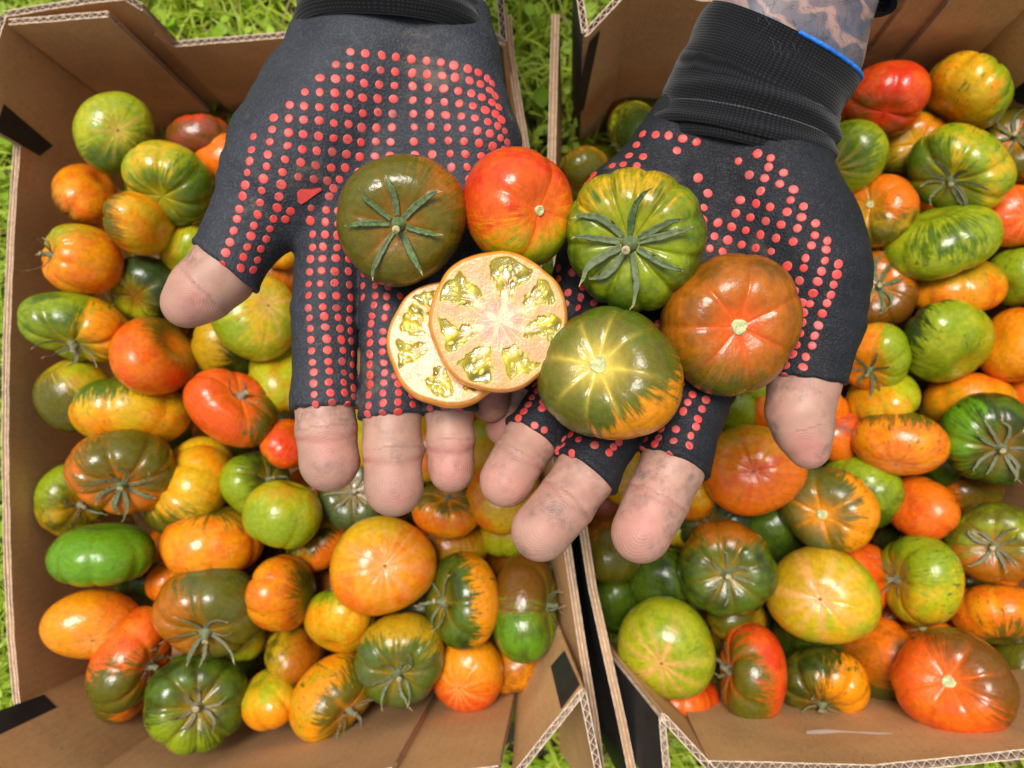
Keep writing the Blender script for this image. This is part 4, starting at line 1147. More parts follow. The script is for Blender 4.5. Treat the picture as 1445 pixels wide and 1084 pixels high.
# ---------------------------------------------------------------- cut slices
def build_slice(x, y, a, b, d, tilt, rots, seed, label, thick=0.0075):
    rs = np.random.default_rng(seed)
    pos = PD(x, y, d)
    w = -ray(x, y).normalized()
    rt_ = (R3 @ Vector((1, 0, 0))); rt_ = (rt_ - w * rt_.dot(w)).normalized(); up = w.cross(rt_).normalized()
    nrm = (w + rt_ * tilt[0] - up * tilt[1]).normalized()
    ex = (rt_ - nrm * rt_.dot(nrm)).normalized(); ey = nrm.cross(ex)
    root = empty('tomato_slice', pos)
    root.rotation_mode = 'QUATERNION'; root.rotation_quaternion = Matrix((ex, ey, nrm)).transposed().to_quaternion()
    tag(root, label, 'tomato slice', 'cut tomato slices in the hands')
    s = d / F0
    RX, RY = a * s, b * s
    nr, na = 110, 420
    rr = np.linspace(0, 1, nr + 1)[1:]
    ph = np.linspace(0, 2 * np.pi, na, endpoint=False)
    PH, RR = np.meshgrid(ph, rr)
    # outline a little irregular
    out = 1 + 0.012 * np.sin(3 * PH + 1) + 0.010 * np.sin(7 * PH + seed) - 0.012 * np.abs(np.cos(3.5 * PH + .4)) ** 8
    def vn(fr, k):      # cheap smooth noise
        r_ = np.random.default_rng(k)
        acc = 0
        for _ in range(7):
            kx, ky, p = r_.normal(0, fr), r_.normal(0, fr), r_.uniform(0, 6.28)
            acc = acc + np.sin(kx * RR * np.cos(PH) + ky * RR * np.sin(PH) + p)
        return acc / 2.65
    n1, n2, n3 = vn(9, seed), vn(22, seed + 1), vn(55, seed + 2)
    w1, w2 = vn(7, seed + 5), vn(16, seed + 6)
    loc = np.full(PH.shape, -1.0); plac = np.zeros(PH.shape); dist_ = np.full(PH.shape, -9.0)
    for (ang, r0, r1, hw, pw, pl) in rots:
        # image angle (y down) -> local angle (y up)
        da = (PH + math.radians(ang) + 0.07 * w1 + 0.05 * w2 + np.pi) % (2 * np.pi) - np.pi
        q1 = RR + 0.030 * n1 + 0.018 * n2
        lat = np.abs(da) * RR
        half = hw * (0.45 + 0.75 * np.clip((q1 - r0) / (r1 - r0), 0, 1)) * r1
        m1 = np.minimum(np.minimum(q1 - r0, r1 - q1 + 0.10 * np.abs(np.sin(da * 6 + 1.0)) * 0.6), half - lat - 0.020 * n2 - 0.012 * n3)
        loc = np.maximum(loc, m1)
        pm = np.clip((pw * (1 - 0.5 * np.clip((q1 - r0) / (pl - r0), 0, 1)) - lat + 0.018 * n2) / 0.035, 0, 1) * np.clip((pl - q1) / 0.10, 0, 1)
        br = np.clip((0.018 - np.abs(lat - 0.10 * np.clip(q1 - r0, 0, 1) * 3)) / 0.012, 0, 1) * np.clip((pl - q1) / 0.06, 0, 1) * np.clip((q1 - r0) / .05, 0, 1)
        plac = np.maximum(plac, np.maximum(pm, br * 0.7))
    sm = lambda v, a_, b_: np.clip((v - a_) / (b_ - a_), 0, 1) ** 2 * (3 - 2 * np.clip((v - a_) / (b_ - a_), 0, 1))
    L = sm(loc, -0.004, 0.014)
    gel = L * (1 - plac)
    z = -0.0006 * gel + 0.00026 * gel * n2 * (1 - .4 * n1 * 0) + 0.00001 * n3 + 0.00010 * n1 - 0.00020 * plac * L
    z = z - 0.0009 * sm(RR, 0.955, 1.0) ** 2
    C = lambda *c: np.array(c, dtype=np.float64)
    flesh_mid, flesh_in, flesh_out = C(0.80, 0.40, 0.18), C(0.84, 0.36, 0.25), C(0.78, 0.40, 0.14)
    colr = flesh_mid + 0 * PH[..., None]
    core = sm(0.34 - RR + 0.03 * n1, -0.06, 0.12)[..., None]
    colr = colr * (1 - core) + flesh_in * core
    o_ = sm(RR + 0.01 * n1, 0.80, 0.93)[..., None]
    colr = colr * (1 - o_) + flesh_out * o_
    rim = sm(RR, 0.945, 0.985)[..., None]
    colr = colr * (1 - rim) + C(0.80, 0.36, 0.10) * rim
    colr = colr * (1 + 0.07 * n2 + 0.02 * n3)[..., None]
    vein = (np.clip(1 - np.abs(RR - 0.885 - 0.01 * n1) / 0.012, 0, 1) * (0.5 + 0.5 * np.sign(n2)))[..., None] * 0.35
    colr = colr * (1 - vein) + C(0.95, 0.72, 0.42) * vein
    halo = (sm(loc, -0.075, -0.01) * (1 - L))[..., None] * 0.50
    colr = colr * (1 - halo) + C(0.78, 0.52, 0.10) * halo
    edge = (sm(loc, -0.012, 0.006) * (1 - sm(loc, 0.010, 0.040)))[..., None] * (1 - plac[..., None])
    gcol = C(0.44, 0.37, 0.020) * (1 + 0.25 * n1[..., None] + 0.28 * n2[..., None])
    gcol = gcol + C(.34, .26, .04) * sm(n2, 0.5, 1.3)[..., None]
    colr = colr * (1 - gel[..., None]) + gcol * gel[..., None]
    colr = colr * (1 - edge * .65) + C(0.36, 0.32, 0.015) * edge * .65
    pp = plac[..., None]
    pcol = C(0.88, 0.62, 0.38) * (1 + .10 * n2 + .08 * n3)[..., None]
    colr = colr * (1 - pp) + pcol * pp
    streak = (sm(0.50 - RR, -0.10, 0.1) * np.clip(vn(3, seed + 9) * 0 + np.sin(PH * 23 + 3 * w2) * np.sin(PH * 9 + 2 * w1 + seed), 0, 1))[..., None] * 0.55
    colr = colr * (1 - streak) + C(0.93, 0.72, 0.52) * streak
    colr = np.clip(colr * np.array([0.90, 0.84, 0.80]), 0.01, 0.98)
    V = np.stack([RR * out * np.cos(PH) * RX, RR * out * np.sin(PH) * RY, z], -1).reshape(-1, 3)
    cc = colr.reshape(-1, 3); wet = gel.ravel()
    V = np.concatenate([V, [[0, 0, 0]]]); cc = np.concatenate([cc, [flesh_in]]); wet = np.concatenate([wet, [0]])
    i, j = np.meshgrid(np.arange(nr - 1), np.arange(na), indexing='ij'); jn = (j + 1) % na
    qd = np.stack([i * na + j, (i + 1) * na + j, (i + 1) * na + jn, i * na + jn], -1).reshape(-1, 4)
    tri = np.concatenate([qd[:, [0, 1, 2]], qd[:, [0, 2, 3]], np.stack([np.full(na, nr * na), np.arange(na), (np.arange(na) + 1) % na], 1)])
    me = mesh_np('flesh', V, tri); cattr(me, 'col', cc); vattr(me, 'wet', wet)
    me.materials.append(M['flesh'])
    fo = link('flesh', me, root)
    # skin wall and underside
    prof = [(1.0, -0.0009), (1.015, -0.0013), (1.035, -thick * .35), (1.03, -thick * .7), (0.95, -thick * .97), (0.80, -thick * 1.05)]
    ph2 = np.linspace(0, 2 * np.pi, 160, endpoint=False)
    out2 = 1 + 0.012 * np.sin(3 * ph2 + 1) + 0.010 * np.sin(7 * ph2 + seed) - 0.012 * np.abs(np.cos(3.5 * ph2 + .4)) ** 8
    V = []
    for r_, z_ in prof:
        V.append(np.stack([r_ * out2 * np.cos(ph2) * RX, r_ * out2 * np.sin(ph2) * RY, np.full(160, z_)], 1))
    V = np.concatenate(V + [np.array([[0, 0, -thick * 1.08]])])
    Fc = []
    for i in range(len(prof) - 1):
        j = np.arange(160); jn = (j + 1) % 160
        qd = np.stack([i * 160 + j, (i + 1) * 160 + j, (i + 1) * 160 + jn, i * 160 + jn], 1)
        Fc += [qd[:, [0, 1, 2]], qd[:, [0, 2, 3]]]
    j = np.arange(160); Fc.append(np.stack([np.full(160, len(prof) * 160), 5 * 160 + (j + 1) % 160, 5 * 160 + j], 1))
    me = mesh_np('skin_rim', V, np.concatenate(Fc)); me.materials.append(M['slice_skin'])
    link('skin_rim', me, root)
    # seeds
    ico = bmesh.new(); bmesh.ops.create_uvsphere(ico, u_segments=12, v_segments=8, radius=1)
    sme = bpy.data.meshes.new('seed'); ico.to_mesh(sme); ico.free()
    sme.polygons.foreach_set('use_smooth', [True] * len(sme.polygons)); sme.materials.append(M['seed'])
    for (ang, r0, r1, hw, pw, pl) in rots:
        for k in range(5):
            t = [0.36, 0.56, 0.78, 0.50, 0.88][k]
            sgn = [1, -1, 1, 1, -1][k]
            r_ = r0 + (r1 - r0) * t + rs.uniform(-.02, .02)
            lat = sgn * (pw * 0.6 + hw * r1 * (0.35 if k < 3 else 0.62)) * rs.uniform(.85, 1.1)
            if abs(lat) > hw * r1 * 0.9: lat = math.copysign(hw * r1 * .8, lat)
            if k == 4: lat = rs.uniform(-.03, .03)
            an = -math.radians(ang) + lat / r_
            o = link('seed', sme, fo)
            sz = rs.uniform(0.85, 1.15)
            o.location = (r_ * math.cos(an) * RX, r_ * math.sin(an) * RY, -0.0007)
            o.scale = (0.00125 * sz, 0.00078 * sz, 0.0006 * sz)
            o.rotation_euler = (rs.uniform(-.3, .3), rs.uniform(-.3, .3), an + rs.uniform(-.7, .7))

def m_flesh():
    t = NT('cut_flesh')
    P = t.coord('Object')
    c = t.attr('col').outputs['Color']; wet = t.attr('wet').outputs['Fac']
    n1 = t.noise(P, 900.0, 3.0, 0.6); n2 = t.noise(P, 350.0, 4.0, 0.65)
    gr = t.noise(P, 1600.0, 2.0, 0.5)
    c = t.mix(t.math('MULTIPLY', t.ramp(n2, 0.52, 0.66), t.math('MULTIPLY', t.math('SUBTRACT', 1.0, wet), 0.22)), c, (0.92, 0.66, 0.44))
    c = t.mix(t.ramp(n2, 0.3, 0.42, 0.28, 0), c, (0.62, 0.36, 0.12))
    c = t.mix(t.math('MULTIPLY', wet, t.ramp(n1, 0.45, 0.72, 0, .25)), c, (0.22, 0.24, 0.008))
    h = t.math('ADD', t.math('MULTIPLY', n1, 0.8), t.math('ADD', t.math('MULTIPLY', gr, .5), t.math('MULTIPLY', n2, t.math('ADD', 1.0, t.math('MULTIPLY', wet, 1.2)))))
    return t.set(Base_Color=c, Roughness=t.ramp(wet, 0, 1, 0.34, 0.07), Normal=t.bump(h, 0.55, 0.00035), Specular_IOR_Level=0.6,
                 Subsurface_Weight=0.35, Subsurface_Radius=(0.003, 0.0018, 0.0006), Subsurface_Scale=1.0, Coat_Weight=t.ramp(wet, 0, 1, .1, .9), Coat_Roughness=0.05)
M['flesh'] = m_flesh()
M['slice_skin'] = m_simple('slice_skin', (0.74, 0.27, 0.015), 0.25, 0.2, 150, 0.1, Coat_Weight=.3)
M['seed'] = m_simple('seed_jelly', (0.62, 0.52, 0.10), 0.12, 0.25, 400, 0.1, Coat_Weight=.6)
build_slice(637, 481, 90, 90, 0.2445, (-.05, -.24), [(-150, .42, .84, .25, .06, .62), (-115, .40, .84, .20, .05, .7), (165, .42, .85, .23, .06, .70), (110, .42, .85, .22, .05, .70), (60, .40, .84, .22, .05, .7), (10, .4, .84, .2, .05, .7), (-60, .4, .84, .2, .05, .7)], 11,
            "rear tomato slice with an orange skin rim, half covered by the front slice", thick=0.008)
build_slice(704, 454, 96.5, 98, 0.2345, (.04, -.03), [(-141, .42, .88, .27, .045, .66), (-78, .38, .86, .25, .06, .72), (-32, .42, .86, .20, .05, .72), (11, .40, .84, .20, .05, .66), (65, .40, .84, .23, .045, .62), (116, .42, .84, .24, .05, .64), (163, .40, .86, .23, .05, .64)], 23,
            "front tomato slice with seven seed chambers round a pale pink core, between the hands", thick=0.008)
# ---------------------------------------------------------------- hands and gloves
def pr(n):      # px point (x, y, depth, radius px) -> world point and radius
    x, y, d, r = n
    return np.array(PD(x, y, d)), r * d / F0

def cap(P, a, b):
    (pa, ra), (pb, rb) = a, b
    ba = pb - pa
    t = np.clip(((P - pa) @ ba) / (ba @ ba), 0, 1)
    dd = P - pa - t[..., None] * ba
    return np.sqrt(np.einsum('...i,...i', dd, dd)) - (ra + (rb - ra) * t)

def smin(a, b, k):
    h = np.clip(0.5 + 0.5 * (b - a) / k, 0, 1)
    return b * (1 - h) + a * h - k * h * (1 - h)

def chain(P, nodes, k=0.002):
    N = [pr(n) for n in nodes]
    f = cap(P, N[0], N[1])
    for a, b in zip(N[1:-1], N[2:]):
        f = smin(f, cap(P, a, b), k)
    return f

def surface_nets(F, org, h):
    s = F < 0
    nx, ny, nz = F.shape
    cnt = np.zeros((nx - 1, ny - 1, nz - 1), np.int8)
    offs = [(i, j, k) for i in (0, 1) for j in (0, 1) for k in (0, 1)]
    for (i, j, k) in offs:
        cnt += s[i:nx - 1 + i, j:ny - 1 + j, k:nz - 1 + k]
    act = (cnt > 0) & (cnt < 8)
    idx = np.argwhere(act)
    vid = np.full(act.shape, -1, np.int64); vid[act] = np.arange(len(idx))
    vals = np.stack([F[idx[:, 0] + i, idx[:, 1] + j, idx[:, 2] + k] for (i, j, k) in offs], 1)
    acc = np.zeros((len(idx), 3)); c = np.zeros(len(idx))
    O = np.array(offs)
    for a in range(8):
        for b in range(a + 1, 8):
            if np.abs(O[a] - O[b]).sum() != 1: continue
            va, vb = vals[:, a], vals[:, b]
            m = (va < 0) != (vb < 0)
            t = np.where(m, va / np.where(m, va - vb, 1), 0)
            acc += np.where(m[:, None], O[a] + t[:, None] * (O[b] - O[a]), 0); c += m
    V = org + h * (idx + acc / c[:, None])
    quads = []
    for ax in range(3):
        sl0 = [slice(None)] * 3; sl1 = [slice(None)] * 3
        sl0[ax] = slice(0, -1); sl1[ax] = slice(1, None)
        ch = s[tuple(sl0)] != s[tuple(sl1)]
        e = np.argwhere(ch)
        o1, o2 = (ax + 1) % 3, (ax + 2) % 3
        e = e[(e[:, o1] > 0) & (e[:, o2] > 0) & (e[:, o1] < F.shape[o1] - 1) & (e[:, o2] < F.shape[o2] - 1)]
        inside = s[e[:, 0], e[:, 1], e[:, 2]]
        def g(d1, d2):
            q_ = e.copy(); q_[:, o1] -= d1; q_[:, o2] -= d2
            return vid[q_[:, 0], q_[:, 1], q_[:, 2]]
        qd = np.stack([g(1, 1), g(0, 1), g(0, 0), g(1, 0)], 1)
        qd[~inside] = qd[~inside][:, ::-1]
        quads.append(qd)
    Q = np.concatenate(quads); Q = Q[(Q >= 0).all(1)]
    return V, Q

def relax(V, Q, it=2, lam=0.45):
    n = len(V)
    e = np.concatenate([Q[:, [0, 1]], Q[:, [1, 2]], Q[:, [2, 3]], Q[:, [3, 0]]])
    e = np.unique(np.sort(e, 1), axis=0)
    for _ in range(it):
        for lm in (lam, -lam * 0.92):
            acc = np.zeros_like(V); c = np.zeros(n)
            for k in range(3):
                acc[:, k] = np.bincount(e[:, 0], V[e[:, 1], k], n) + np.bincount(e[:, 1], V[e[:, 0], k], n)
            c = np.bincount(e[:, 0], minlength=n) + np.bincount(e[:, 1], minlength=n)
            V = V + lm * (acc / np.maximum(c, 1)[:, None] - V)
    return V

def grid(nodes, pad, h):
    pts = np.array([pr(n)[0] for n in nodes]); rr = np.array([pr(n)[1] for n in nodes])
    lo = (pts - rr[:, None]).min(0) - pad; hi = (pts + rr[:, None]).max(0) + pad
    n = np.ceil((hi - lo) / h).astype(int) + 1
    ax = [lo[k] + h * np.arange(n[k]) for k in range(3)]
    return np.stack(np.meshgrid(*ax, indexing='ij'), -1), lo

def wob(P, amp, fr, seed):
    r_ = np.random.default_rng(seed); acc = 0
    for _ in range(6):
        k = r_.normal(0, fr, 3)
        acc = acc + np.sin(P @ k + r_.uniform(0, 6.28))
    return acc * amp / 2.4

def make_hand(root, spec, seed, glove_mat, tattoo):
    H = 0.00095
    palm, fingers = spec['palm'], spec['fingers']
    allnodes = [n for c in palm for n in c] + [n for f in fingers for n in f['n']]
    Pg, lo = grid(allnodes, 0.004, H)
    Pf = Pg.reshape(-1, 3)
    def palm_f(P):
        f = None
        for c in palm:
            g = chain(P, c, 0.004)
            f = g if f is None else smin(f, g, 0.010)
        return f
    pf = palm_f(Pf)
    fs = [chain(Pf, f['n'], 0.0025) for f in fingers]
    body = None
    for g, f in zip(fs, fingers):
        hmm = smin(pf, g, f.get('k', 0.007))
        body = hmm if body is None else smin(body, hmm, 0.0016)
    # ---- skin
    sk = body + 0.0000
    V, Q = surface_nets(sk.reshape(Pg.shape[:3]), lo, H)
    V = relax(V, Q, 3)
    me = mesh_np('hand', V, Q)
    base = np.array([0.49, 0.275, 0.205]); C = np.tile(base, (len(V), 1)) * (1 + wob(V, .06, 300, 3))[:, None]
    fp = np.full((len(V), 3), 0.01); fp[:, 2] = 0
    rtv = np.array(R3 @ Vector((1, 0, 0)))
    for f in fingers:
        a, ra = pr(f['n'][-2]); b, rb = pr(f['n'][-1])
        ax = (b - a) / np.linalg.norm(b - a)
        L = np.linalg.norm(b - a)
        lat = np.cross(ax, np.array(ray(f['n'][-1][0], f['n'][-1][1]).normalized())); lat /= np.linalg.norm(lat)
        rel = V - b
        s = rel @ ax; u = rel @ lat
        near = np.linalg.norm(rel - np.clip(s, -L, 0)[:, None] * ax, axis=1) < max(ra, rb) * 1.25
        near &= s > -L * 1.1
        fp[near, 0] = u[near]; fp[near, 1] = (s + 0.001)[near]
        pad = np.exp(-((s + 0.001) / 0.0075) ** 2 - (u / 0.0055) ** 2) * near
        C = C * (1 - 0.62 * pad[:, None]) + np.array([0.54, 0.20, 0.17]) * 0.62 * pad[:, None]
        # flexion crease
        sc_ = f.get('crease', -0.62) * L
        w_ = np.exp(-((s - sc_ + 0.0015 * (u / 0.008) ** 2) / 0.0009) ** 2) * near
        w2 = np.exp(-((s - sc_ + 0.0022) / 0.0006) ** 2) * near * 0.5
        C = C * (1 - 0.55 * (w_ + w2)[:, None]) + np.array([0.36, 0.12, 0.10]) * (0.55 * (w_ + w2))[:, None]
        V = V - (w_ * 0.00022 + 0.00030 * near * np.exp(-((s - sc_) / 0.0028) ** 2) - 0.00025 * near * np.exp(-((s + 0.001) / 0.005) ** 2))[:, None] * ((rel - s[:, None] * ax) / np.maximum(np.linalg.norm(rel - s[:, None] * ax, axis=1), 1e-5)[:, None])
        if f.get('dim'): pass
    me.vertices.foreach_set('co', V.astype(np.float32).ravel())
    cattr(me, 'skin', np.clip(C, 0, 1)); 
    a_ = me.attributes.new('fp', 'FLOAT_VECTOR', 'POINT'); a_.data.foreach_set('vector', fp.astype(np.float32).ravel())
    if tattoo:
        wr, _ = pr(spec['wrist']); dirw = np.array(PD(*spec['wrist2'][:3])) - wr; dirw /= np.linalg.norm(dirw)
        px = (V - np.array(C0)) @ np.array(R3)
        X = px[:, 0] / -px[:, 2] * F0 + W0 / 2
        tt = np.clip(((V - wr) @ dirw) / 0.004, 0, 1) * np.clip((X - 1010) / 35, 0, 1)
        vattr(me, 'tattoo', tt)
        me.materials.append(M['skin_t'])
    else:
        me.materials.append(M['skin'])
    me.update()
    hand = link('hand', me, root)
    # ---- glove: a thicker skin that stops at each hem
    GT = 0.0010
    tex = wob(Pf, 0.00022, 260, seed) + wob(Pf, 0.00010, 700, seed + 1)
    gl = None
    for f, g in zip(fingers, fs):
        hp = np.array(PD(*f['hem'][:3])); hq = np.array(PD(*f['hem'][3:6]))
        nd = hq - hp; nd /= np.linalg.norm(nd)
        s = (Pf - hp) @ nd
        swell = 0.0006 * np.exp(-((s + 0.0010) / 0.0012) ** 2) + 0.00035 * np.exp(-((s + 0.004) / 0.004) ** 2)
        rip = 0.00022 * np.sin(s * 900 + 1.5 * np.sin(Pf @ np.array([330., 0, 170.]))) * np.exp(-((s + 0.030) / 0.012) ** 2)
        gi = smin(pf, g, f.get('k', 0.007)) - GT - np.where(g < 0.004, swell, 0) + rip + tex
        gi = np.maximum(gi, s + 0.0003 * np.sin(Pf @ np.array([900., 700., 500.])))
        gl = gi if gl is None else smin(gl, gi, 0.0012)
    wr, _ = pr(spec['wrist']); w2 = np.array(PD(*spec['wrist2'][:3])); dirw = (w2 - wr) / np.linalg.norm(w2 - wr)
    gl = np.maximum(gl, (Pf - wr) @ dirw - spec.get('gcut', .004))
    V, Q = surface_nets(gl.reshape(Pg.shape[:3]), lo, H)
    V = relax(V, Q, 2)
    gme = mesh_np('glove', V, Q); gme.materials.append(glove_mat)
    glove = link('glove', gme, root)
    return hand, glove, V, Q

def loft(name, parent, rings, mat, ns=72, nr_per=10, fold=None, seed=0, shell=0.0015, bow=0.0):
    """rings: (x, y, depth, half width px, half thickness px, (dirx,diry) of the width in the image)"""
    R_ = []
    for i in range(len(rings) - 1):
        for k in range(nr_per):
            t = k / nr_per
            R_.append([a * (1 - t) + b * t for a, b in zip(rings[i][:5], rings[i + 1][:5])] + [[p * (1 - t) + q_ * t for p, q_ in zip(rings[i][5], rings[i + 1][5])]])
    R_.append(list(rings[-1][:5]) + [list(rings[-1][5])])
    V, uv = [], []
    cen = [PD(r[0], r[1], r[2]) for r in R_]
    S = [0.0]
    for a, b in zip(cen[:-1], cen[1:]): S.append(S[-1] + (b - a).length)
    for i, r in enumerate(R_):
        ws = r[2] / F0
        U = R3 @ Vector((r[5][0], -r[5][1], 0)).normalized()
        tg = (cen[min(i + 1, len(cen) - 1)] - cen[max(0, i - 1)]).normalized()
        U = (U - tg * U.dot(tg)).normalized()
        Wd = U.cross(tg).normalized()
        if Wd.dot(C0 - cen[i]) < 0: Wd = -Wd
        for k in range(ns):
            a = 2 * math.pi * k / ns
            ca, sa = math.cos(a), math.sin(a)
            e = 0.82
            px = math.copysign(abs(ca) ** e, ca) * r[3] * ws; pz = math.copysign(abs(sa) ** e, sa) * r[4] * ws
            off = fold(S[i] / S[-1], a) if fold else 0.0
            V.append(cen[i] + U * (px + ca * off) + Wd * (pz + sa * off) - tg * (bow * (sa - 0.1) * max(0, 1 - S[i] / S[-1] * 1.6)))
    n = len(R_)
    Fc = [(i * ns + k, i * ns + (k + 1) % ns, (i + 1) * ns + (k + 1) % ns, (i + 1) * ns + k) for i in range(n - 1) for k in range(ns)]
    uvs = []
    per = 2 * math.pi * rings[0][3] * rings[0][2] / F0 * 0.85
    for i in range(n - 1):
        for k in range(ns):
            uvs += [(k / ns * 3, S[i] * 20), ((k + 1) / ns * 3, S[i] * 20), ((k + 1) / ns * 3, S[i + 1] * 20), (k / ns * 3, S[i + 1] * 20)]
    # turned-in edges give the cloth its thickness
    for end in (0, n - 1):
        b0 = len(V); c = cen[end]
        tg = (cen[1] - cen[0]) if end == 0 else (cen[-2] - cen[-1])
        tg = tg.normalized()
        for k in range(ns):
            p = V[end * ns + k]
            V.append(p + (c - p).normalized() * shell - tg * 0.0003)
        for k in range(ns):
            p = V[b0 + k]; V.append(p + tg * 0.012)
        for k in range(ns):
            Fc.append((end * ns + k, end * ns + (k + 1) % ns, b0 + (k + 1) % ns, b0 + k)); uvs += [(0, 0)] * 4
            Fc.append((b0 + k, b0 + (k + 1) % ns, b0 + ns + (k + 1) % ns, b0 + ns + k)); uvs += [(0, 0)] * 4
    me = mesh_py(name, V, Fc, smooth=True, mats=[mat])
    ul = me.uv_layers.new(name='UVMap'); ul.data.foreach_set('uv', [c for p in uvs for c in p])
    return link(name, me, parent), V[:ns], V[(n - 1) * ns:n * ns]

def torus_along(name, parent, pts, r, mat, ns=8, keep=None):
    n = len(pts); V, Fc = [], []
    cen = sum(pts, Vector()) / n
    for i, p in enumerate(pts):
        tg = (pts[(i + 1) % n] - pts[i - 1]).normalized(); o = (p - cen).normalized(); b = tg.cross(o).normalized()
        for k in range(ns):
            a = 2 * math.pi * k / ns; rr = r * (1 + 0.12 * math.sin(i * 2.3 + k))
            V.append(p + o * (rr * math.cos(a)) + b * (rr * math.sin(a)))
    for i in range(n):
        if keep and not (keep(pts[i]) and keep(pts[(i + 1) % n])): continue
        for k in range(ns):
            Fc.append((i * ns + k, i * ns + (k + 1) % ns, ((i + 1) % n) * ns + (k + 1) % ns, ((i + 1) % n) * ns + k))
    return link(name, mesh_py(name, V, Fc, smooth=True, mats=[mat]), parent)

def place_dots(glove, V, Q, pix, rad_px, seed, jitter=.5, worn=0):
    rs = np.random.default_rng(seed)
    tree = BVHTree.FromPolygons([tuple(v) for v in V], [tuple(int(i) for i in f) for f in Q])
    seen = []; out = []
    for (x, y) in pix:
        x += rs.normal(0, jitter); y += rs.normal(0, jitter)
        if any((x - a) ** 2 + (y - b) ** 2 < 75 for a, b in seen): continue
        seen.append((x, y)); out.append((x, y))
    # unit dot: a low rounded button
    ns = 18
    dv, df = [(0, 0, 1.0)], []
    for rr, z in ((0.62, 0.92), (0.90, 0.68), (1.0, 0.15), (1.02, -1.4)):
        for k in range(ns):
            a = 2 * math.pi * k / ns
            dv.append((rr * math.cos(a), rr * math.sin(a), z))
    df += [(0, 1 + k, 1 + (k + 1) % ns) for k in range(ns)]
    for i in range(3):
        df += [(1 + i * ns + k, 1 + (i + 1) * ns + k, 1 + (i + 1) * ns + (k + 1) % ns, 1 + i * ns + (k + 1) % ns) for k in range(ns)]
    unit = mesh_py('rubber_dot', dv, df, smooth=True, mats=[M['dot']])
    hits = []
    for (x, y) in out:
        r = ray(x, y).normalized()
        loc, nor, fi, dist = tree.ray_cast(C0, r)
        if loc is None: continue
        acc = Vector()
        for dx, dy in ((3, 0), (-3, 0), (0, 3), (0, -3), (0, 0)):
            l2, n2, _, _ = tree.ray_cast(C0, ray(x + dx, y + dy).normalized())
            if l2 is not None and (l2 - loc).length < 0.006: acc += n2
        nor = acc.normalized() if acc.length > 0 else nor
        if nor.dot(r) > 0: nor = -nor
        if nor.dot(-r) < 0.16: continue
        hits.append((loc, nor, (loc - C0).length / F0 * rad_px))
    for i, (loc, nor, rr) in enumerate(hits[:300]):
        o = link('rubber_dot', unit, glove)
        o.location = loc
        o.rotation_mode = 'QUATERNION'; o.rotation_quaternion = nor.to_track_quat('Z', 'Y') @ Quaternion((0, 0, 1), rs.uniform(0, 6.28))
        k = rs.uniform(.92, 1.08)
        o.scale = (rr * k * rs.uniform(.88, 1.1), rr * k * rs.uniform(.88, 1.1), rs.uniform(0.0002, 0.0004))
    rest = hits[300:]
    if rest:
        VV, FF = [], []
        for (loc, nor, rr) in rest:
            qt = nor.to_track_quat('Z', 'Y'); b0 = len(VV)
            VV += [loc + qt @ Vector((x * rr, y * rr, z * 0.00042)) for x, y, z in dv]
            FF += [tuple(b0 + i for i in f) for f in df]
        o = link('remaining_rubber_dots', mesh_py('remaining_rubber_dots', VV, FF, smooth=True, mats=[M['dot']]), glove)
        o['kind'] = 'stuff'
    return len(hits)

person = empty('person', (0, 0, 0))
tag(person, 'person in navy sleeves holding out both palms in dark fingerless gloves with red rubber dots', 'person')

# -- the hand on the left of the photo
HA = dict(
    gcut=.002, wrist=(550, 14, .283, 100), wrist2=(555, -110, .280, 100),
    palm=[
        [(510, -150, .280, 62), (505, -40, .282, 60), (492, 60, .280, 62), (466, 320, .276, 46)],
        [(560, -150, .280, 66), (555, -40, .282, 64), (550, 60, .281, 62), (553, 320, .278, 47)],
        [(610, -150, .280, 62), (605, -30, .282, 60), (616, 80, .281, 62), (638, 325, .278, 45)],
        [(620, -30, .283, 48), (648, 100, .280, 50), (676, 200, .277, 50), (702, 335, .280, 40)],
        [(520, 90, .277, 62), (445, 180, .272, 64), (412, 235, .271, 62)],
        [(470, 60, .284, 42), (425, 130, .282, 48), (380, 200, .278, 50)],
    ],
    fingers=[
        dict(n=[(450, 150, .275, 52), (385, 262, .270, 66), (342, 335, .267, 50), (312, 386, .265, 46.5), (285, 410, .264, 44), (264, 428, .263, 35)], hem=(315, 378, .265, 285, 412, .263), crease=-3.0, k=.012),
        dict(n=[(470, 320, .277, 46), (459, 440, .272, 42), (458, 560, .267, 41), (461, 610, .265, 41.5), (465, 653, .2635, 41)], hem=(460, 578, .267, 463, 660, .264)),
        dict(n=[(553, 320, .277, 46), (553, 440, .272, 40.5), (553, 575, .267, 40), (554, 640, .264, 41), (556, 688, .262, 41)], hem=(550, 590, .267, 556, 690, .263)),
        dict(n=[(636, 325, .278, 44), (634, 460, .275, 35), (634, 575, .269, 33), (636, 625, .267, 33), (637, 664, .266, 31.5)], hem=(632, 583, .269, 634, 660, .266)),
        dict(n=[(703, 335, .280, 40), (703, 440, .278, 32), (698, 520, .276, 28), (694, 550, .276, 27), (692, 570, .276, 26)], hem=(697, 535, .277, 693, 580, .276)),
    ])
handA, gloveA, VA, QA = make_hand(person, HA, 41, M['glove_a'], False)
handA['label'] = 'bare fingertips, brownish dust on the pads'
dots = []
def c5(l, s=2.5804, ox=200, oy=0):
    return [(ox + a / s, oy + b / s) for a, b in l]
dots += c5([(408, 500), (400, 545), (392, 587), (384, 630), (376, 672), (367, 716), (357, 760), (347, 800), (335, 842), (322, 883), (307, 920), (295, 963)])
dots += c5([(480, 428), (477, 472), (468, 517), (461, 563), (455, 607), (445, 652), (438, 696), (431, 740), (421, 781), (411, 822), (400, 860), (385, 903), (371, 937), (360, 978)])
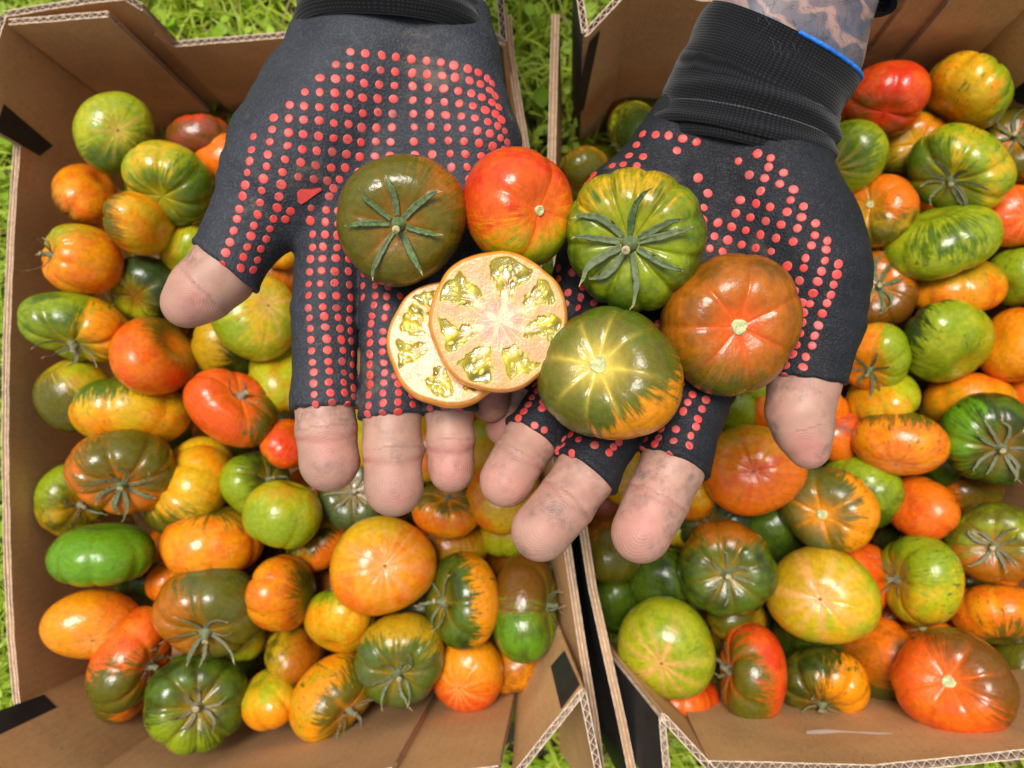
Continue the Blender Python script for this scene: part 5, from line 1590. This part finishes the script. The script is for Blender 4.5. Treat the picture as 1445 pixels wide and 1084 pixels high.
dots += c5([(538, 384), (536, 433), (533, 483), (528, 531), (521, 580), (514, 628), (507, 673), (500, 717), (493, 758), (481, 797), (467, 835), (453, 873), (436, 909), (421, 948), (408, 985)])
dots += c5([(594, 337), (593, 386), (591, 437), (588, 490), (585, 543), (580, 594), (573, 645), (543, 770), (524, 800)])
dots += c5([(650, 285), (648, 337), (647, 389), (646, 442), (642, 496), (639, 549), (634, 604), (628, 655), (617, 757), (614, 803), (620, 855), (622, 902), (615, 945), (611, 990), (609, 1035), (606, 1075)])
dots += c5([(706, 235), (705, 285), (703, 339), (702, 393), (700, 448), (698, 502), (694, 556), (688, 610), (678, 658), (683, 718), (672, 766), (667, 810), (668, 855), (661, 900), (658, 941), (654, 987), (652, 1033)])
dots += c5([(761, 190), (760, 238), (759, 288), (757, 341), (755, 397), (754, 452), (750, 508), (746, 560), (738, 612), (700, 683), (722, 655), (716, 768), (714, 815), (713, 857), (711, 900), (707, 942), (705, 987), (703, 1033)])
tops = [(815, 195), (871, 202), (926, 209), (982, 215), (1036, 222), (1090, 229), (1138, 238), (1186, 250), (1225, 265), (1257, 285), (1276, 305)]
for ci, (tx, ty) in enumerate(tops):
    dxr = -2.2 + 1.35 * ci if ci < 10 else 11.5
    if ci < 3: dxr = -3
    for r in range(12 if ci > 4 else 9):
        dots.append((200 + (tx + dxr * r) / 2.5804, (ty + (51.5 - 0.85 * ci) * r + 0.5 * max(0, 5 - ci) * r) / 2.5804))
cA = [(118, 27), (110, 75), (105, 124), (104, 174), (102, 223), (101, 270), (104, 311), (108, 355), (110, 400), (113, 444), (118, 490), (120, 531), (122, 573), (124, 616), (128, 658),
      (165, 22), (158, 70), (155, 120), (154, 171), (155, 220), (158, 267), (164, 306), (168, 348), (175, 394), (178, 439), (180, 486), (183, 527), (185, 568), (188, 609), (195, 650),
      (216, 22), (212, 70), (210, 120), (211, 171), (213, 221), (214, 270), (220, 310), (228, 354), (235, 398), (238, 443), (239, 488), (241, 531), (243, 571), (248, 614), (257, 657),
      (267, 75), (263, 123), (265, 176), (269, 227), (266, 276), (266, 318), (270, 363), (276, 407), (279, 455), (278, 500), (278, 545), (281, 590), (283, 628), (290, 670),
      (318, 130), (319, 181), (320, 231), (371, 177), (372, 222), (420, 222), (470, 222), (365, 260), (415, 268), (357, 302), (408, 307), (355, 333), (407, 332), (350, 373), (402, 366), (348, 412), (400, 405),
      (346, 455), (400, 446), (347, 498), (405, 490), (350, 540), (406, 532), (346, 580), (404, 572), (464, 576), (344, 620), (402, 612), (462, 613), (515, 622), (342, 660), (400, 652), (461, 652), (520, 660),
      (338, 698), (398, 690), (460, 688), (590, 672), (647, 673), (705, 680), (592, 714), (420, 185), (450, 540)]
dots += [(400 + a / 2.854, 340 + b / 2.854) for a, b in cA]
place_dots(gloveA, VA, QA, dots, 5.6, 5)
def foldA(t, a):
    return 0.0007 * math.sin(t * 60 + 0.8 * math.sin(a)) + 0.0012 * math.exp(-((t - .93) / .05) ** 2)
loft('glove_cuff', person, [(575, -260, .268, 118, 84, (1, 0)), (560, -120, .276, 122, 86, (1, 0)), (555, -10, .281, 125, 92, (1, 0.02)), (553, 46, .280, 128, 98, (1, .03)), (552, 62, .280, 124, 94, (1, .03))], M['knit'], fold=foldA, nr_per=22, ns=120)
# loose red patch in the fork of the thumb
tree = BVHTree.FromPolygons([tuple(v) for v in VA], [tuple(int(i) for i in f) for f in QA])
pv = []
for x, y in ((419, 272), (424, 267), (438, 266), (452, 265), (453, 269), (441, 277), (432, 284), (424, 288), (420, 284)):
    l_, n_, _, _ = tree.ray_cast(C0, ray(x, y).normalized())
    if l_: pv.append((l_, n_))
if len(pv) > 5:
    V = [l_ + n_ * 0.0005 for l_, n_ in pv] + [l_ - n_ * 0.001 for l_, n_ in pv]; k = len(pv)
    link('rubber_patch', mesh_py('rubber_patch', V, [tuple(range(k))] + [(i, (i + 1) % k, k + (i + 1) % k, k + i) for i in range(k)], mats=[M['dot']]), gloveA)

# -- the hand on the right of the photo
HB = dict(
    gcut=.014, wrist=(1045, 175, .280, 100), wrist2=(1100, 60, .270, 100),
    palm=[
        [(1110, -60, .262, 62), (1050, 70, .272, 66), (985, 190, .278, 58), (884, 400, .278, 46)],
        [(1150, -60, .262, 70), (1100, 60, .272, 72), (1045, 180, .278, 60), (945, 420, .278, 47)],
        [(1190, -60, .262, 58), (1145, 80, .272, 62), (1095, 200, .278, 58), (1015, 430, .276, 48)],
        [(955, 205, .279, 44), (880, 290, .276, 52), (835, 370, .277, 40)],
        [(1080, 210, .276, 58), (1135, 320, .268, 60), (1148, 390, .266, 58)],
    ],
    fingers=[
        dict(n=[(1085, 250, .272, 54), (1145, 385, .264, 63), (1155, 460, .262, 54), (1134, 540, .260, 48), (1128, 580, .259, 45), (1133, 606, .2585, 39), (1141, 633, .258, 29)], hem=(1138, 538, .260, 1126, 625, .259), crease=-3.0, k=.014),
        dict(n=[(1012, 420, .276, 50), (985, 540, .267, 49), (948, 660, .257, 44), (925, 710, .253, 44), (904, 753, .250, 41.5)], hem=(948, 655, .257, 915, 735, .251), crease=-.9),
        dict(n=[(944, 415, .277, 48), (890, 550, .268, 46), (826, 668, .256, 42), (795, 713, .251, 42), (763, 750, .247, 42)], hem=(822, 668, .256, 772, 740, .249), crease=-.9),
        dict(n=[(882, 395, .277, 46), (815, 530, .272, 42), (748, 622, .264, 37), (730, 650, .260, 37), (714, 679, .257, 37)], hem=(752, 618, .263, 722, 665, .258), crease=-.8),
        dict(n=[(835, 370, .278, 40), (775, 490, .281, 32), (733, 560, .284, 29), (722, 583, .284, 28.5), (712, 603, .284, 27)], hem=(738, 548, .284, 716, 595, .284)),
    ])
handB, gloveB, VB, QB = make_hand(person, HB, 77, M['glove_b'], True)
handB['label'] = 'bare pink fingertips and a blue grey tattoo on the wrist'
db = [(740 + a / 2.581, 220 + b / 2.581) for a, b in [(778,17),(822,70),(888,40),(943,60),(632,80),(668,138),(655,188),(787,160),(842,172),(860,127),(876,83),(930,102),(982,125),(969,163),(955,204),(1016,184),(1008,224),(703,245),(755,260),(769,210),(824,222),(895,187),(878,236),(935,250),(994,266),(691,292),(741,307),(808,274),(860,287),(917,300),(977,313),(790,322),(844,335),(901,348),(675,339),(723,350),(653,232),(1025,372),(1018,410),(1002,453),(987,492),(956,403),(1012,535),(1015,570),(1010,606),(1002,645),(992,686),(977,725),(954,763),(1025,732),(1014,769),(320,33),(362,33),(410,38),(270,45),(125,413),(173,424),(157,499),(205,517),(195,555),(212,478),(252,534),(123,450),(153,537),(490,610),(235,90),(228,60)]]
db += [(660 + a / 3.872, 520 + b / 3.872) for a, b in [(1150,130),(1225,142),(1300,170),(1200,185),(1280,222),(1100,220),(1178,235),(1260,272),(1075,272),(1243,320),(1053,327),(1138,335),(1222,368),(987,345),(1042,380),(1123,395),(975,390),(1022,408),(1205,420),(958,438),(1020,457),(1103,467),(932,522),(938,480),(1165,80),(1128,172),(352,155),(275,157),(331,195),(403,217),(305,232),(275,273),(205,337),(422,335),(367,310),(382,122),(370,85),(410,178),(305,178),(285,212),(560,360),(545,380),(517,420),(480,495),(490,450),(568,467),(610,390),(692,418),(773,462),(798,428),(825,403),(530,385)]]
db += [(1080 + a / 2.852, 300 + b / 2.852) for a, b in [(145,20),(203,45),(65,50),(128,67),(197,90),(45,103),(110,118),(185,133),(249,115),(26,157),(245,150),(172,182),(238,192),(296,208),(87,218),(157,225),(225,236),(289,250),(138,272),(209,280),(276,291),(120,316),(192,325),(265,330),(178,367),(248,368),(161,402),(228,408),(147,441),(213,453),(140,485),(199,494),(127,530),(186,537),(110,573),(171,581),(86,614),(154,622),(75,655)]]
db += [(640 + a / 2.3306, b / 2.3306) for a, b in [(622,440),(662,443),(708,447),(753,457),(799,470),(736,497),(600,477),(580,511),(622,514),(547,498),(511,512),(560,543),(603,548),(520,541),(490,535),(480,560),(460,575),(803,585),(838,638),(825,683),(937,528),(998,505),(1045,519),(1036,551),(975,577),(1023,588),(1084,569),(1073,604),(1009,628),(1119,627),(1107,660),(945,657),(993,668),(1042,682),(1152,681),(1095,697),(1143,715),(1191,738),(575,460),(550,480),(450,590),(430,610)]]
place_dots(gloveB, VB, QB, db, 5.7, 6)
def foldB(t, a):
    w = 0.5 + 0.5 * math.sin(a + 0.4)
    f = 0.0035 * math.exp(-((t - .55 - .05 * math.cos(a * 2)) / .07) ** 2) * w + 0.0028 * math.exp(-((t - .80 + .05 * math.cos(a + 1)) / .05) ** 2) * (1 - .4 * w)
    return f + 0.0005 * math.sin(t * 17 + 2.4 * math.sin(a)) + 0.0003 * math.sin(t * 9 + 2.7 * math.cos(a * 2))
_, first, last = loft('glove_cuff', person, [(1102, 63, .270, 118, 80, (.965, .262)), (1085, 95, .272, 121, 82, (.97, .24)), (1066, 132, .274, 119, 78, (.965, .26)), (1050, 178, .277, 121, 86, (.94, .34)), (1040, 214, .278, 125, 92, (.92, .39)), (1036, 230, .278, 121, 86, (.92, .39))], M['knit'], fold=foldB, nr_per=18, ns=140, bow=0.0)
def to_px(p):
    v = R3.transposed() @ (p - C0)
    return v.x / -v.z * F0 + W0 / 2, -v.y / -v.z * F0 + H0 / 2
torus_along('cuff_binding', person, first, 0.00075, M['blue'], keep=lambda p: to_px(p)[0] > 1122)
# sleeves, beyond the picture for the most part
loft('sleeve', person, [(1215, -60, .262, 62, 66, (.965, .26)), (1225, -110, .258, 122, 96, (.965, .26))], M['sleeve'], nr_per=6, ns=48) if False else None
def sleeve(pts, rad):
    """cloth tube running back to the elbow; pts are places in the world"""
    V, Fc, ns = [], [], 40
    rsn = np.random.default_rng(3)
    P_ = []
    for i in range(len(pts) - 1):
        for k in range(10): P_.append((pts[i].lerp(pts[i + 1], k / 10), rad[i] + (rad[i + 1] - rad[i]) * k / 10))
    P_.append((pts[-1], rad[-1]))
    for i, (p, r) in enumerate(P_):
        tg = (pts[-1] - pts[0]).normalized(); a1 = tg.cross(Vector((0, 0, 1))).normalized(); a2 = tg.cross(a1)
        for k in range(ns):
            a = 2 * math.pi * k / ns
            rr = r * (1 + 0.05 * math.sin(3 * a + i * .7) + 0.03 * math.sin(5 * a - i * 1.3))
            V.append(p + a1 * (rr * math.cos(a)) + a2 * (rr * .8 * math.sin(a)))
    n = len(P_)
    Fc = [(i * ns + k, i * ns + (k + 1) % ns, (i + 1) * ns + (k + 1) % ns, (i + 1) * ns + k) for i in range(n - 1) for k in range(ns)]
    b0 = len(V)
    V += [P_[0][0].lerp(V[k], 0.93) for k in range(ns)]
    V += [P_[3][0].lerp(V[3 * ns + k], 0.88) for k in range(ns)]
    Fc += [(k, (k + 1) % ns, b0 + (k + 1) % ns, b0 + k) for k in range(ns)] + [(b0 + k, b0 + (k + 1) % ns, b0 + ns + (k + 1) % ns, b0 + ns + k) for k in range(ns)]
    Fc.append(tuple((n - 1) * ns + k for k in range(ns)))
    link('sleeve', mesh_py('sleeve', V, Fc, smooth=True, mats=[M['sleeve']]), person)
pB = PD(1150, -20, .268); dB = Vector((0.27, 0.95, 0.15)).normalized()
sleeve([pB, pB + dB * .12, pB + dB * .30], [0.0295, 0.036, 0.046])
pA = PD(565, -190, .274); dA = Vector((0.02, 1.0, 0.16)).normalized()
sleeve([pA, pA + dA * .12, pA + dA * .28], [0.036, 0.040, 0.048])
# dark hairs along the bare wrist
treeB = BVHTree.FromPolygons([tuple(v.co) for v in handB.data.vertices], [tuple(p.vertices) for p in handB.data.polygons])
VV, FF = [], []
for i in range(420):
    x = rnd.uniform(1000, 1236); y = rnd.uniform(-5, 80)
    if rnd.random() > 0.25 + 0.75 * max(0, (x - 1120) / 110): continue
    l_, n_, _, _ = treeB.ray_cast(C0, ray(x, y).normalized())
    if l_ is None: continue
    dr_ = (R3 @ Vector((rnd.uniform(-.4, .9), rnd.uniform(-1.0, .3), 0))).normalized()
    L = rnd.uniform(.003, .009); w_ = R3 @ Vector((0.00004, 0.00003, 0)); cv = rnd.uniform(-.6, .6)
    b0 = len(VV); side_ = dr_.cross(n_)
    for k in range(6):
        t = k / 5
        p = l_ + dr_ * (L * t) + n_ * (L * (0.55 * t - 0.45 * t * t)) + side_ * (L * cv * t * t)
        VV += [p - side_ * 0.000045 * (1 - t * .8), p + side_ * 0.000045 * (1 - t * .8)]
    FF += [(b0 + 2 * k, b0 + 2 * k + 1, b0 + 2 * k + 3, b0 + 2 * k + 2) for k in range(5)]
if VV:
    o = link('arm_hair', mesh_py('arm_hair', VV, FF, mats=[M['hair']]), handB); o['kind'] = 'stuff'
